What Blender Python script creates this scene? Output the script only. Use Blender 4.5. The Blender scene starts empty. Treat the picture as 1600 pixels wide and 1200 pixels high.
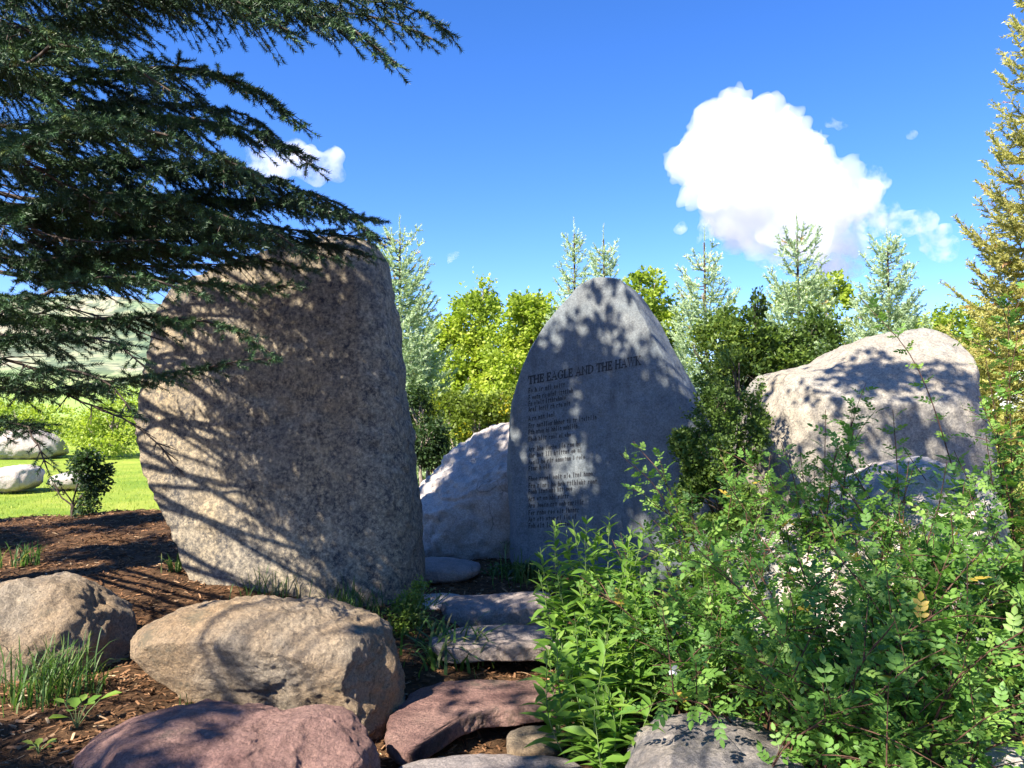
import bpy, math, random
import numpy as np
from mathutils import Vector
from mathutils.bvhtree import BVHTree

rng = np.random.default_rng(7)
random.seed(7)
S = bpy.context.scene
COL = S.collection

# ------------------------------------------------------------------ camera
CAM_Z, FPX, HORIZON = 1.6, 1186.0, 650.0
PITCH = math.atan((HORIZON - 600.0) / FPX)
cd = bpy.data.cameras.new("camera"); cam = bpy.data.objects.new("camera", cd); COL.objects.link(cam)
cam.location = (0, 0, CAM_Z); cam.rotation_euler = (math.pi / 2 + PITCH, 0, 0)
cd.sensor_width = 36; cd.lens = 36 * FPX / 1600; cd.clip_start = 0.05; cd.clip_end = 8000
S.camera = cam

# ------------------------------------------------------------------ light
SUN_EL, SUN_AZ = math.radians(44), math.radians(42)      # azimuth: left of straight behind the viewer
SUND = Vector((-math.sin(SUN_AZ) * math.cos(SUN_EL), -math.cos(SUN_AZ) * math.cos(SUN_EL), math.sin(SUN_EL)))
w = bpy.data.worlds.new("World"); S.world = w; w.use_nodes = True
wn = w.node_tree.nodes; wl = w.node_tree.links
sky = wn.new("ShaderNodeTexSky"); sky.sky_type = 'NISHITA'; sky.sun_disc = False
sky.sun_elevation = SUN_EL; sky.sun_rotation = math.atan2(SUND.x, SUND.y)
sky.altitude = 2400; sky.air_density = 1.0; sky.dust_density = 0.0; sky.ozone_density = 3.5
hs = wn.new("ShaderNodeHueSaturation"); hs.inputs['Hue'].default_value = 0.505; hs.inputs['Saturation'].default_value = 1.26
tint = wn.new("ShaderNodeMix"); tint.data_type = 'RGBA'; tint.blend_type = 'MULTIPLY'; tint.inputs[0].default_value = 1; tint.inputs[7].default_value = (1.08, 0.90, 1.0, 1)
wl.new(sky.outputs[0], hs.inputs['Color']); wl.new(hs.outputs[0], tint.inputs[6]); wl.new(tint.outputs[2], wn['Background'].inputs['Color'])
wn['Background'].inputs['Strength'].default_value = 0.105
ld = bpy.data.lights.new("sun", 'SUN'); ld.energy = 5.0; ld.angle = math.radians(0.53); ld.color = (1.0, 0.93, 0.82)
sun = bpy.data.objects.new("sun", ld); COL.objects.link(sun)
sun.rotation_euler = (-SUND).to_track_quat('-Z', 'Y').to_euler(); sun.location = (-20, -20, 30)

S.view_settings.view_transform = 'Standard'; S.view_settings.look = 'None'
S.view_settings.exposure = 1.68; S.view_settings.gamma = 1.0
S.render.engine = 'CYCLES'
cy = S.cycles
cy.max_bounces = 20; cy.diffuse_bounces = 4; cy.glossy_bounces = 2; cy.transmission_bounces = 4
cy.transparent_max_bounces = 4; cy.volume_bounces = 10
cy.use_denoising = True
cy.sample_clamp_indirect = 8

# ------------------------------------------------------------------ helpers
def P(px, py, Y):
    """world point seen at photo pixel (px, py) at world depth Y"""
    u, v = (px - 800) / FPX, (600 - py) / FPX
    dy = math.cos(PITCH) - v * math.sin(PITCH); dz = math.sin(PITCH) + v * math.cos(PITCH)
    t = Y / dy
    return np.array([u * t, Y, CAM_Z + dz * t])

def ray(px, py):
    u, v = (px - 800) / FPX, (600 - py) / FPX
    d = Vector((u, math.cos(PITCH) - v * math.sin(PITCH), math.sin(PITCH) + v * math.cos(PITCH)))
    return d.normalized()

def unproj(px, py, z):
    d = ray(px, py); t = (z - CAM_Z) / d.z
    return np.array([d.x * t, d.y * t, z])

def _hash(ix, iy, iz):
    h = (ix * 374761393 + iy * 668265263 + iz * 2147483647 + 1013904223) & 0xffffffff
    h = ((h ^ (h >> 13)) * 1274126177) & 0xffffffff
    h = (h ^ (h >> 16)) & 0xffffffff
    return h / 4294967295.0

def vnoise(p):
    p = np.asarray(p, dtype=np.float64); i = np.floor(p).astype(np.int64); f = p - i
    f = f * f * f * (f * (f * 6 - 15) + 10); r = 0
    for dx in (0, 1):
        for dy in (0, 1):
            for dz in (0, 1):
                wgt = (f[:, 0] if dx else 1 - f[:, 0]) * (f[:, 1] if dy else 1 - f[:, 1]) * (f[:, 2] if dz else 1 - f[:, 2])
                r = r + wgt * _hash(i[:, 0] + dx, i[:, 1] + dy, i[:, 2] + dz)
    return r * 2 - 1

def fbm(p, oct=4, lac=2.1, gain=0.5):
    a, s, r = 1.0, 1.0, 0
    p = np.asarray(p, dtype=np.float64)
    for k in range(oct):
        r = r + a * vnoise(p * s + 17.3 * k); a *= gain; s *= lac
    return r

def link_mesh(name, V, chunks, mat, parent=None, smooth=False, var=None):
    """one mesh object out of a vertex array and arrays of equal-sided faces"""
    V = np.asarray(V, dtype=np.float32)
    if parent is not None and not (isinstance(parent, bpy.types.Object) is False):
        off = np.array(root_loc(parent), dtype=np.float32); V = V - off
    me = bpy.data.meshes.new(name)
    chunks = [np.asarray(c, dtype=np.int32) for c in chunks if len(c)]
    me.vertices.add(len(V)); me.vertices.foreach_set("co", V.ravel())
    nl = sum(c.size for c in chunks); nf = sum(len(c) for c in chunks)
    me.loops.add(nl); me.polygons.add(nf)
    me.loops.foreach_set("vertex_index", np.concatenate([c.ravel() for c in chunks]))
    st = []; o = 0
    for c in chunks:
        st.append(o + np.arange(len(c)) * c.shape[1]); o += c.size
    me.polygons.foreach_set("loop_start", np.concatenate(st).astype(np.int32))
    me.update(calc_edges=True)
    if smooth: me.polygons.foreach_set("use_smooth", np.ones(nf, dtype=bool))
    if var is not None:
        at = me.attributes.new("var", 'FLOAT', 'POINT'); at.data.foreach_set("value", np.asarray(var, dtype=np.float32))
    me.materials.append(mat); me.validate()
    ob = bpy.data.objects.new(name, me); COL.objects.link(ob)
    if parent is not None: ob.parent = parent
    return ob

def root_loc(o):
    l = Vector((0, 0, 0))
    while o is not None:
        l += o.location; o = o.parent
    return l

def tag(o, label, cat, group=None, kind=None):
    o["label"] = label; o["category"] = cat
    if group: o["group"] = group
    if kind: o["kind"] = kind
    return o

def thing(name, label, cat, loc, group=None):
    o = bpy.data.objects.new(name, None); COL.objects.link(o); o.location = loc
    o.empty_display_size = 0.2
    return tag(o, label, cat, group)

class Buf:
    def __init__(s): s.V = []; s.F = {}; s.A = []; s.n = 0
    def add(s, V, F, var=None):
        V = np.asarray(V, dtype=np.float32); F = np.asarray(F, dtype=np.int64)
        s.V.append(V); s.F.setdefault(F.shape[1], []).append(F + s.n)
        s.A.append(np.full(len(V), 0.5) if var is None else np.broadcast_to(np.asarray(var, dtype=np.float32), (len(V),)))
        s.n += len(V)
    def build(s, name, mat, parent=None, smooth=False):
        if not s.V: return None
        return link_mesh(name, np.concatenate(s.V), [np.concatenate(v) for v in s.F.values()], mat, parent, smooth, np.concatenate(s.A))

def nrm(a):
    a = np.asarray(a, dtype=np.float64)
    return a / np.maximum(np.linalg.norm(a, axis=-1, keepdims=True), 1e-9)

def frames(D, roll=None, up=None):
    """rotation matrices whose Y column is D; Z near 'up' then rolled"""
    D = nrm(D); n = len(D)
    U = np.tile(np.array([0.0, 0, 1]), (n, 1)) if up is None else nrm(up)
    bad = np.abs((U * D).sum(1)) > 0.98
    U[bad] = [1.0, 0, 0]
    X = nrm(np.cross(D, U)); Z = np.cross(X, D)
    if roll is not None:
        c, s_ = np.cos(roll)[:, None], np.sin(roll)[:, None]
        X, Z = X * c + Z * s_, Z * c - X * s_
    return np.stack([X, D, Z], axis=2)

def inst(buf, proto, Pn, R, Sc, var=None):
    pv, pf = proto; N = len(Pn)
    if N == 0: return
    Sc = np.asarray(Sc, dtype=np.float64)
    if Sc.ndim == 1: Sc = np.repeat(Sc[:, None], 3, axis=1)
    loc = pv[None] * Sc[:, None, :]
    V = np.einsum('nij,nkj->nki', R, loc) + np.asarray(Pn)[:, None, :]
    F = pf[None] + (np.arange(N) * len(pv))[:, None, None]
    v = None if var is None else np.repeat(np.asarray(var), len(pv))
    buf.add(V.reshape(-1, 3), F.reshape(-1, pf.shape[1]), v)

def spline(pts, n):
    pts = np.asarray(pts, dtype=np.float64)
    if len(pts) == 2: pts = np.array([pts[0], (pts[0] + pts[1]) / 2, pts[1]])
    e = np.vstack([2 * pts[0] - pts[1], pts, 2 * pts[-1] - pts[-2]])
    out = []
    for i in range(len(pts) - 1):
        a, b, c, d = e[i:i + 4]
        for t in np.linspace(0, 1, 12, endpoint=False):
            out.append(0.5 * (2 * b + (c - a) * t + (2 * a - 5 * b + 4 * c - d) * t * t + (3 * b - a - 3 * c + d) * t ** 3))
    out.append(pts[-1]); out = np.array(out)
    L = np.concatenate([[0], np.cumsum(np.linalg.norm(np.diff(out, axis=0), axis=1))])
    q = np.linspace(0, L[-1], n)
    return np.stack([np.interp(q, L, out[:, k]) for k in range(3)], axis=1), L[-1]

def tube(buf, pts, r0, r1, sides=6, var=0.5):
    pts = np.asarray(pts, dtype=np.float64); n = len(pts)
    T = nrm(np.gradient(pts, axis=0)); R = frames(T)
    rr = np.linspace(r0, r1, n); a = np.arange(sides) / sides * 2 * np.pi
    ring = np.cos(a)[None, :, None] * R[:, None, :, 0] + np.sin(a)[None, :, None] * R[:, None, :, 2]
    V = (pts[:, None] + ring * rr[:, None, None]).reshape(-1, 3)
    i = np.arange(n - 1)[:, None] * sides; k = np.arange(sides)[None]
    k2 = (k + 1) % sides
    F = np.stack([i + k, i + k2, i + sides + k2, i + sides + k], axis=2).reshape(-1, 4)
    buf.add(V, F, var)
    buf.add(np.vstack([pts[-1] + T[-1] * r1, V[-sides:]]), [[0, 1 + j, 1 + (j + 1) % sides] for j in range(sides)], var)

# ------------------------------------------------------------------ materials
def newmat(name):
    m = bpy.data.materials.new(name); m.use_nodes = True
    return m, m.node_tree.nodes, m.node_tree.links, m.node_tree.nodes['Principled BSDF']

def N(nodes, t, **kw):
    n = nodes.new(t)
    for k, v in kw.items():
        if k in n.inputs: n.inputs[k].default_value = v
        else: setattr(n, k, v)
    return n

def ramp(nodes, links, fac, stops):
    r = nodes.new("ShaderNodeValToRGB"); e = r.color_ramp.elements
    while len(e) < len(stops): e.new(0.5)
    for el, (p, c) in zip(e, stops):
        el.position = p; el.color = (*c, 1) if len(c) == 3 else c
    links.new(fac, r.inputs[0]); return r

def mix(nodes, links, fac, a, b, mode='MIX'):
    m = nodes.new("ShaderNodeMix"); m.data_type = 'RGBA'; m.blend_type = mode
    if isinstance(fac, (int, float)): m.inputs[0].default_value = fac
    else: links.new(fac, m.inputs[0])
    for s_, v in ((6, a), (7, b)):
        if isinstance(v, tuple): m.inputs[s_].default_value = (*v, 1)
        else: links.new(v, m.inputs[s_])
    return m.outputs[2]

def granite(name, light, dark, warm, fleck=0.5, scale=1.0, warmth=0.5, bump=0.4, flk=(0.03, 0.03, 0.035), streak=0.0, lichen=None, cracks=0.5):
    m, n, l, b = newmat(name)
    tc = N(n, "ShaderNodeTexCoord")
    co = tc.outputs['Object']
    big = N(n, "ShaderNodeTexNoise", Scale=1.7, Detail=6.0, Roughness=0.62); l.new(co, big.inputs['Vector'])
    med = N(n, "ShaderNodeTexNoise", Scale=9.0, Detail=6.0, Roughness=0.65); l.new(co, med.inputs['Vector'])
    grain = N(n, "ShaderNodeTexNoise", Scale=48.0 * scale, Detail=7.0, Roughness=0.85); l.new(co, grain.inputs['Vector'])
    vor = N(n, "ShaderNodeTexVoronoi", Scale=95.0 * scale); l.new(co, vor.inputs['Vector'])
    base = ramp(n, l, med.outputs[0], [(0.33, dark), (0.66, light)]).outputs[0]
    wf = ramp(n, l, big.outputs[0], [(0.5 - 0.25 * warmth, (0, 0, 0)), (0.78 - 0.2 * warmth, (1, 1, 1))]).outputs[0]
    c = mix(n, l, wf, base, warm)
    # pale feldspar crystals, dark mica flecks
    pal = ramp(n, l, vor.outputs['Color'], [(0.2, (0.74, 0.74, 0.74)), (0.75, (1.16, 1.15, 1.13))]).outputs[0]
    c = mix(n, l, 0.75, c, pal, 'MULTIPLY')
    ff = ramp(n, l, grain.outputs[0], [(0.34 + 0.07 * fleck, (1, 1, 1)), (0.50 + 0.07 * fleck, (0, 0, 0))]).outputs[0]
    mm = N(n, "ShaderNodeMath", operation='MULTIPLY'); l.new(ff, mm.inputs[0])
    fm = N(n, "ShaderNodeMapRange"); fm.inputs['From Min'].default_value = .3; fm.inputs['From Max'].default_value = .7; fm.inputs['To Min'].default_value = .15 + .75 * fleck; fm.inputs['To Max'].default_value = .1 + .3 * fleck
    l.new(med.outputs[0], fm.inputs[0]); l.new(fm.outputs[0], mm.inputs[1])
    c = mix(n, l, mm.outputs[0], c, flk)
    if streak:
        mp = N(n, "ShaderNodeMapping"); mp.inputs['Scale'].default_value = (9, 9, 0.55); l.new(co, mp.inputs['Vector'])
        sn = N(n, "ShaderNodeTexNoise", Scale=1.0, Detail=4.0, Roughness=0.6); l.new(mp.outputs[0], sn.inputs['Vector'])
        sf = ramp(n, l, sn.outputs[0], [(0.5, (0, 0, 0)), (0.72, (streak, streak, streak))]).outputs[0]
        c = mix(n, l, sf, c, (0.06, 0.06, 0.062))
    if lichen:
        ln = N(n, "ShaderNodeTexNoise", Scale=3.3, Detail=8.0, Roughness=0.72); l.new(co, ln.inputs['Vector'])
        lf = ramp(n, l, ln.outputs[0], [(0.56, (0, 0, 0)), (0.66, (0.75, 0.75, 0.75))]).outputs[0]
        c = mix(n, l, lf, c, lichen)
    dn = N(n, "ShaderNodeTexNoise", Scale=2.5, Detail=5.0); l.new(co, dn.inputs['Vector'])
    va = N(n, "ShaderNodeMix"); va.data_type = 'RGBA'; va.blend_type = 'LINEAR_LIGHT'; va.inputs[0].default_value = .22; l.new(co, va.inputs[6]); l.new(dn.outputs['Color'], va.inputs[7])
    ck = N(n, "ShaderNodeTexVoronoi", Scale=1.5); ck.feature = 'DISTANCE_TO_EDGE'; l.new(va.outputs[2], ck.inputs['Vector'])
    cf = ramp(n, l, ck.outputs['Distance'], [(0.004, (1, 1, 1)), (0.016, (0, 0, 0))]).outputs[0]
    cm = N(n, "ShaderNodeMath", operation='MULTIPLY'); l.new(cf, cm.inputs[0]); l.new(ramp(n, l, big.outputs[0], [(0.5, (0, 0, 0)), (0.6, (cracks, cracks, cracks))]).outputs[0], cm.inputs[1])
    c = mix(n, l, cm.outputs[0], c, (0.03, 0.028, 0.025))
    l.new(c, b.inputs['Base Color'])
    b.inputs['Roughness'].default_value = 0.82; b.inputs['Specular IOR Level'].default_value = 0.3
    add = N(n, "ShaderNodeMath", operation='ADD'); l.new(grain.outputs[0], add.inputs[0])
    m2 = N(n, "ShaderNodeMath", operation='MULTIPLY'); m2.inputs[1].default_value = 2.6
    fine = N(n, "ShaderNodeTexNoise", Scale=17.0 * scale, Detail=7.0, Roughness=0.7); l.new(co, fine.inputs['Vector'])
    l.new(fine.outputs[0], m2.inputs[0]); l.new(m2.outputs[0], add.inputs[1])
    bp = N(n, "ShaderNodeBump", Strength=bump, Distance=0.02); l.new(add.outputs[0], bp.inputs['Height'])
    l.new(bp.outputs[0], b.inputs['Normal'])
    return m

def leafmat(name, stops, trans=0.35, rough=0.5, spec=0.3):
    m, n, l, b = newmat(name)
    at = N(n, "ShaderNodeAttribute"); at.attribute_name = "var"
    r = ramp(n, l, at.outputs['Fac'], stops)
    l.new(r.outputs[0], b.inputs['Base Color']); b.inputs['Roughness'].default_value = rough
    b.inputs['Specular IOR Level'].default_value = spec
    if trans > 0:
        t = N(n, "ShaderNodeBsdfTranslucent"); ms = N(n, "ShaderNodeMixShader"); ms.inputs[0].default_value = trans
        br = mix(n, l, 1.0, r.outputs[0], (1.5, 1.6, 0.8), 'MULTIPLY')
        l.new(br, t.inputs['Color']); l.new(b.outputs[0], ms.inputs[1]); l.new(t.outputs[0], ms.inputs[2])
        l.new(ms.outputs[0], n['Material Output'].inputs['Surface'])
    return m

def barkmat(name, a, c, scale=30):
    m, n, l, b = newmat(name)
    tc = N(n, "ShaderNodeTexCoord"); no = N(n, "ShaderNodeTexNoise", Scale=float(scale), Detail=5.0, Roughness=0.7)
    l.new(tc.outputs['Object'], no.inputs['Vector'])
    r = ramp(n, l, no.outputs[0], [(0.35, a), (0.65, c)]); l.new(r.outputs[0], b.inputs['Base Color'])
    b.inputs['Roughness'].default_value = 0.9; b.inputs['Specular IOR Level'].default_value = 0.15
    bp = N(n, "ShaderNodeBump", Strength=0.5, Distance=0.01); l.new(no.outputs[0], bp.inputs['Height']); l.new(bp.outputs[0], b.inputs['Normal'])
    return m

def plain(name, c, rough=0.7, noise=0.15, scale=8.0):
    m, n, l, b = newmat(name)
    tc = N(n, "ShaderNodeTexCoord"); no = N(n, "ShaderNodeTexNoise", Scale=scale, Detail=5.0); l.new(tc.outputs['Object'], no.inputs['Vector'])
    lo = tuple(x * (1 - noise) for x in c); hi = tuple(min(1, x * (1 + noise)) for x in c)
    l.new(ramp(n, l, no.outputs[0], [(0.3, lo), (0.7, hi)]).outputs[0], b.inputs['Base Color']); b.inputs['Roughness'].default_value = rough
    return m

M_TALL = granite("tall_stone_granite", (0.37, 0.31, 0.22), (0.22, 0.19, 0.14), (0.38, 0.295, 0.175), fleck=1.3, scale=0.62, warmth=0.55, bump=0.35, streak=0.5)
M_TEXT = granite("inscribed_granite", (0.18, 0.205, 0.215), (0.115, 0.133, 0.142), (0.20, 0.205, 0.195), fleck=0.6, scale=1.2, warmth=0.2, bump=0.18, streak=0.45, cracks=0.15)
M_RIGHT = granite("right_boulder_granite", (0.34, 0.315, 0.265), (0.23, 0.215, 0.185), (0.36, 0.305, 0.225), fleck=0.75, scale=0.9, warmth=0.5, bump=0.45)
M_PALE = granite("pale_granite", (0.46, 0.42, 0.38), (0.31, 0.29, 0.27), (0.44, 0.35, 0.29), fleck=0.3, scale=1.0, warmth=0.3, bump=0.5)
M_TAN = granite("tan_granite", (0.47, 0.38, 0.27), (0.24, 0.20, 0.15), (0.46, 0.30, 0.155), fleck=0.75, scale=1.3, warmth=0.6, bump=1.0, flk=(0.07, 0.055, 0.042), lichen=(0.17, 0.15, 0.10))
M_STEP = granite("step_granite", (0.32, 0.275, 0.25), (0.19, 0.165, 0.155), (0.32, 0.24, 0.19), fleck=0.4, scale=1.3, warmth=0.3, bump=0.6)
M_RED = granite("red_sandstone", (0.35, 0.195, 0.16), (0.11, 0.055, 0.05), (0.44, 0.27, 0.21), fleck=0.6, scale=1.2, warmth=0.55, bump=1.0, flk=(0.07, 0.035, 0.035), lichen=(0.09, 0.085, 0.06))
M_DARKROCK = granite("dark_mottled_granite", (0.36, 0.31, 0.26), (0.10, 0.10, 0.11), (0.30, 0.25, 0.2), fleck=0.7, scale=1.1, warmth=0.3, bump=0.8, lichen=(0.045, 0.05, 0.06))
M_INK = plain("blackened_engraving", (0.016, 0.016, 0.018), 0.6)
M_BARK = barkmat("spruce_bark", (0.035, 0.026, 0.02), (0.10, 0.075, 0.058))
M_PALEBARK = barkmat("pale_bark", (0.16, 0.13, 0.10), (0.34, 0.29, 0.23))
M_CANE = barkmat("rose_cane", (0.06, 0.03, 0.022), (0.14, 0.075, 0.05), 60)
M_STEM = plain("green_stem", (0.12, 0.17, 0.05))
M_NEEDLE = leafmat("dark_spruce_needles", [(0.0, (0.013, 0.032, 0.01)), (0.5, (0.03, 0.066, 0.02)), (0.85, (0.075, 0.15, 0.05)), (1.0, (0.15, 0.19, 0.035))], 0.0, 0.5, 0.35)
M_BLUE = leafmat("pale_blue_spruce_needles", [(0.0, (0.20, 0.29, 0.15)), (0.5, (0.38, 0.47, 0.29)), (0.9, (0.54, 0.62, 0.44)), (1.0, (0.50, 0.36, 0.18))], 0.3)
M_GOLD = leafmat("olive_gold_spruce_needles", [(0.0, (0.17, 0.19, 0.045)), (0.5, (0.36, 0.34, 0.10)), (0.9, (0.50, 0.45, 0.17)), (1.0, (0.45, 0.26, 0.12))], 0.3)
M_LIME = leafmat("bright_green_leaves", [(0.0, (0.11, 0.17, 0.02)), (0.5, (0.27, 0.35, 0.045)), (1.0, (0.42, 0.46, 0.075))], 0.4)
M_MIDG = leafmat("mid_green_leaves", [(0.0, (0.03, 0.055, 0.014)), (0.5, (0.09, 0.15, 0.03)), (1.0, (0.22, 0.28, 0.05))], 0.35)
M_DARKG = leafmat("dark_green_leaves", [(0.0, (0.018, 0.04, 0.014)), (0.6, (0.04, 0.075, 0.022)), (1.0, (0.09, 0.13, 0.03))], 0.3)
M_ROSE = leafmat("rose_leaves", [(0.0, (0.04, 0.105, 0.024)), (0.5, (0.13, 0.255, 0.044)), (0.93, (0.27, 0.38, 0.08)), (1.0, (0.42, 0.30, 0.05))], 0.4)
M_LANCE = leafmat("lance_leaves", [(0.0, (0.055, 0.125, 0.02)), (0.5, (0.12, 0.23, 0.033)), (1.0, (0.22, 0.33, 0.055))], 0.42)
M_YELLOW = leafmat("yellow_flowered_leaves", [(0.0, (0.06, 0.09, 0.015)), (0.78, (0.18, 0.24, 0.03)), (0.9, (0.45, 0.38, 0.03)), (1.0, (0.5, 0.40, 0.03))], 0.35)
M_GRASS = leafmat("grass_blades", [(0.0, (0.035, 0.075, 0.02)), (0.6, (0.075, 0.15, 0.03)), (1.0, (0.27, 0.22, 0.10))], 0.35)

# ------------------------------------------------------------------ terrain
ANCH = []
for px, py, Y in [(60, 1195, 3.0), (60, 1100, 3.5), (20, 1050, 4.1), (200, 1050, 4.3), (330, 1085, 3.7), (400, 1112, 3.5), (220, 940, 5.2), (200, 890, 5.8), (60, 870, 6.2),
                  (290, 868, 6.2), (400, 905, 5.8), (500, 935, 5.5), (120, 820, 7.6), (30, 815, 8.0), (230, 800, 8.2), (600, 965, 5.2), (640, 1000, 4.9), (660, 1050, 4.4),
                  (740, 1120, 3.8), (640, 1200, 3.5), (560, 1230, 3.62), (520, 1200, 3.6), (760, 1195, 3.45), (780, 1035, 4.5), (760, 1000, 4.9), (780, 985, 5.2), (760, 915, 6.3), (700, 905, 6.6), (720, 875, 7.6),
                  (830, 890, 7.0), (940, 1195, 3.3), (940, 1030, 5.0), (1000, 900, 7.0), (1100, 1200, 3.0), (1300, 1250, 2.8), (1500, 1250, 2.8), (1250, 1080, 4.4), (1500, 1060, 4.4),
                  (1500, 900, 7.0), (1200, 880, 7.5)]:
    ANCH.append(P(px, py, Y))
ANCH += [np.array(a) for a in [(-3.6, 4, .42), (-5, 5, .5), (-6, 7, .55), (-7, 3, .45), (-4, 1, .4), (0, 0, .05), (3, 0, .0), (-2, 0, .2), (6, 3, .0), (6, 6, .2), (8, 8, .2), (0, 9.5, .2), (3, 9.5, .2), (-3, 9, .45),
                               (-6, 9, .45), (-9, 8.5, .4), (0, -3, .1), (-5, -4, .3), (5, -4, 0), (-10, 3, .4), (10, 3, 0)]]
ANCH = np.array(ANCH)

def ground_h(x, y):
    x = np.asarray(x, dtype=np.float64); y = np.asarray(y, dtype=np.float64); sh = x.shape
    x = x.ravel(); y = y.ravel(); out = np.empty(len(x))
    for i in range(0, len(x), 20000):
        d2 = (x[i:i + 20000, None] - ANCH[None, :, 0]) ** 2 + (y[i:i + 20000, None] - ANCH[None, :, 1]) ** 2
        wgt = np.exp(-d2 / (2 * 0.42 ** 2)) + 0.004 / (d2 + 0.4) ** 2
        out[i:i + 20000] = (wgt * ANCH[None, :, 2]).sum(1) / wgt.sum(1)
    far = -0.75 + 0.033 * np.clip(y - 12, 0, 60)
    t = np.clip((y - 8.3) / 3.2, 0, 1); t = t * t * (3 - 2 * t)
    t = np.maximum(t, np.clip((np.abs(x) - 10) / 8, 0, 1))
    z = out * (1 - t) + far * t
    z = z - 0.10 * np.exp(-((x - .02) / .42) ** 2) * np.clip((y - 2.9) / .3, 0, 1) * np.clip((5.6 - y) / .5, 0, 1)
    near = np.clip(1 - t * 1.5, 0, 1)
    q = np.stack([x, y, np.zeros_like(x)], 1)
    z = z + near * (0.018 * fbm(q * 2.3, 3) + 0.012 * vnoise(q * 9))
    return z.reshape(sh)

def gh(x, y): return float(ground_h(np.array([x]), np.array([y]))[0])

def geo(a, b, n, pw=3.0):
    t = np.linspace(0, 1, n) ** pw
    return a + (b - a) * t

def grid_mesh(xs, ys, zf):
    X, Y = np.meshgrid(xs, ys); Z = zf(X, Y)
    V = np.stack([X, Y, Z], 2).reshape(-1, 3); nx = len(xs)
    j, i = np.meshgrid(np.arange(len(ys) - 1), np.arange(nx - 1), indexing='ij')
    a = (j * nx + i).ravel()
    return V, np.stack([a, a + 1, a + nx + 1, a + nx], 1)

xs = np.concatenate([geo(-5.5, -1500, 34)[::-1][:-1], np.arange(-5.5, 5.51, 0.05), geo(5.5, 1500, 34)[1:]])
ys = np.concatenate([geo(1.5, -120, 24)[::-1][:-1], np.arange(1.5, 9.3, 0.05), geo(9.3, 2500, 70)[1:]])
m, n, l, b = newmat("bark_mulch_soil")
tc = N(n, "ShaderNodeTexCoord")
n1 = N(n, "ShaderNodeTexNoise", Scale=1.6, Detail=5.0); l.new(tc.outputs['Object'], n1.inputs['Vector'])
n2 = N(n, "ShaderNodeTexNoise", Scale=38.0, Detail=6.0, Roughness=0.75); l.new(tc.outputs['Object'], n2.inputs['Vector'])
vo = N(n, "ShaderNodeTexVoronoi", Scale=42.0); l.new(tc.outputs['Object'], vo.inputs['Vector'])
c = ramp(n, l, n2.outputs[0], [(0.32, (0.038, 0.022, 0.012)), (0.55, (0.125, 0.07, 0.036)), (0.75, (0.25, 0.15, 0.08))]).outputs[0]
c = mix(n, l, 0.5, c, ramp(n, l, vo.outputs['Color'], [(0.1, (0.5, 0.45, 0.4)), (0.8, (1.4, 1.3, 1.2))]).outputs[0], 'MULTIPLY')
c = mix(n, l, ramp(n, l, n1.outputs[0], [(0.42, (0, 0, 0)), (0.62, (0.7, 0.7, 0.7))]).outputs[0], c, (0.05, 0.031, 0.018))
l.new(c, b.inputs['Base Color']); b.inputs['Roughness'].default_value = 0.95; b.inputs['Specular IOR Level'].default_value = 0.1
bp = N(n, "ShaderNodeBump", Strength=0.9, Distance=0.02); l.new(n2.outputs[0], bp.inputs['Height']); l.new(bp.outputs[0], b.inputs['Normal'])
M_MULCH = m
V, F = grid_mesh(xs, ys, ground_h)
g = link_mesh("ground", V, [F], M_MULCH, smooth=True); g["kind"] = "structure"

m, n, l, b = newmat("mown_lawn")
tc = N(n, "ShaderNodeTexCoord")
n1 = N(n, "ShaderNodeTexNoise", Scale=0.6, Detail=6.0, Roughness=0.65); l.new(tc.outputs['Object'], n1.inputs['Vector'])
n2 = N(n, "ShaderNodeTexNoise", Scale=24.0, Detail=5.0, Roughness=0.8); l.new(tc.outputs['Object'], n2.inputs['Vector'])
c = ramp(n, l, n1.outputs[0], [(0.3, (0.13, 0.22, 0.028)), (0.5, (0.23, 0.30, 0.045)), (0.7, (0.34, 0.36, 0.07))]).outputs[0]
c = mix(n, l, 0.6, c, ramp(n, l, n2.outputs[0], [(0.3, (0.55, 0.6, 0.5)), (0.7, (1.3, 1.25, 1.1))]).outputs[0], 'MULTIPLY')
l.new(c, b.inputs['Base Color']); b.inputs['Roughness'].default_value = 0.9; b.inputs['Specular IOR Level'].default_value = 0.1
bp = N(n, "ShaderNodeBump", Strength=0.8, Distance=0.05); l.new(n2.outputs[0], bp.inputs['Height']); l.new(bp.outputs[0], b.inputs['Normal'])
xl = np.concatenate([geo(-16, -300, 20)[::-1][:-1], np.arange(-16, 16.1, 0.4), geo(16, 300, 20)[1:]])
yl = np.concatenate([np.arange(11.2, 30, 0.3), geo(30, 420, 40)])
V, F = grid_mesh(xl, yl, lambda X, Y: ground_h(X, Y) + 0.03 + 0.0006 * Y)
g = link_mesh("lawn", V, [F], m, smooth=True); g["kind"] = "structure"
# pale gravel path between the mulch mound and the lawn
m = plain("pale_gravel", (0.46, 0.40, 0.33), 0.9, 0.3, 30.0)
pb = []
for t in np.linspace(0, 1, 60):
    x = -16 + 17 * t; y = 10.5 + 0.5 * math.sin(t * 5)
    pb += [(x, y - 0.45), (x, y + 0.55)]
pb = np.array(pb); V = np.column_stack([pb, ground_h(pb[:, 0], pb[:, 1]) + 0.05])
F = [[2 * i, 2 * i + 2, 2 * i + 3, 2 * i + 1] for i in range(59)]
g = link_mesh("path", V, [F], m, smooth=True); g["kind"] = "structure"

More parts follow.
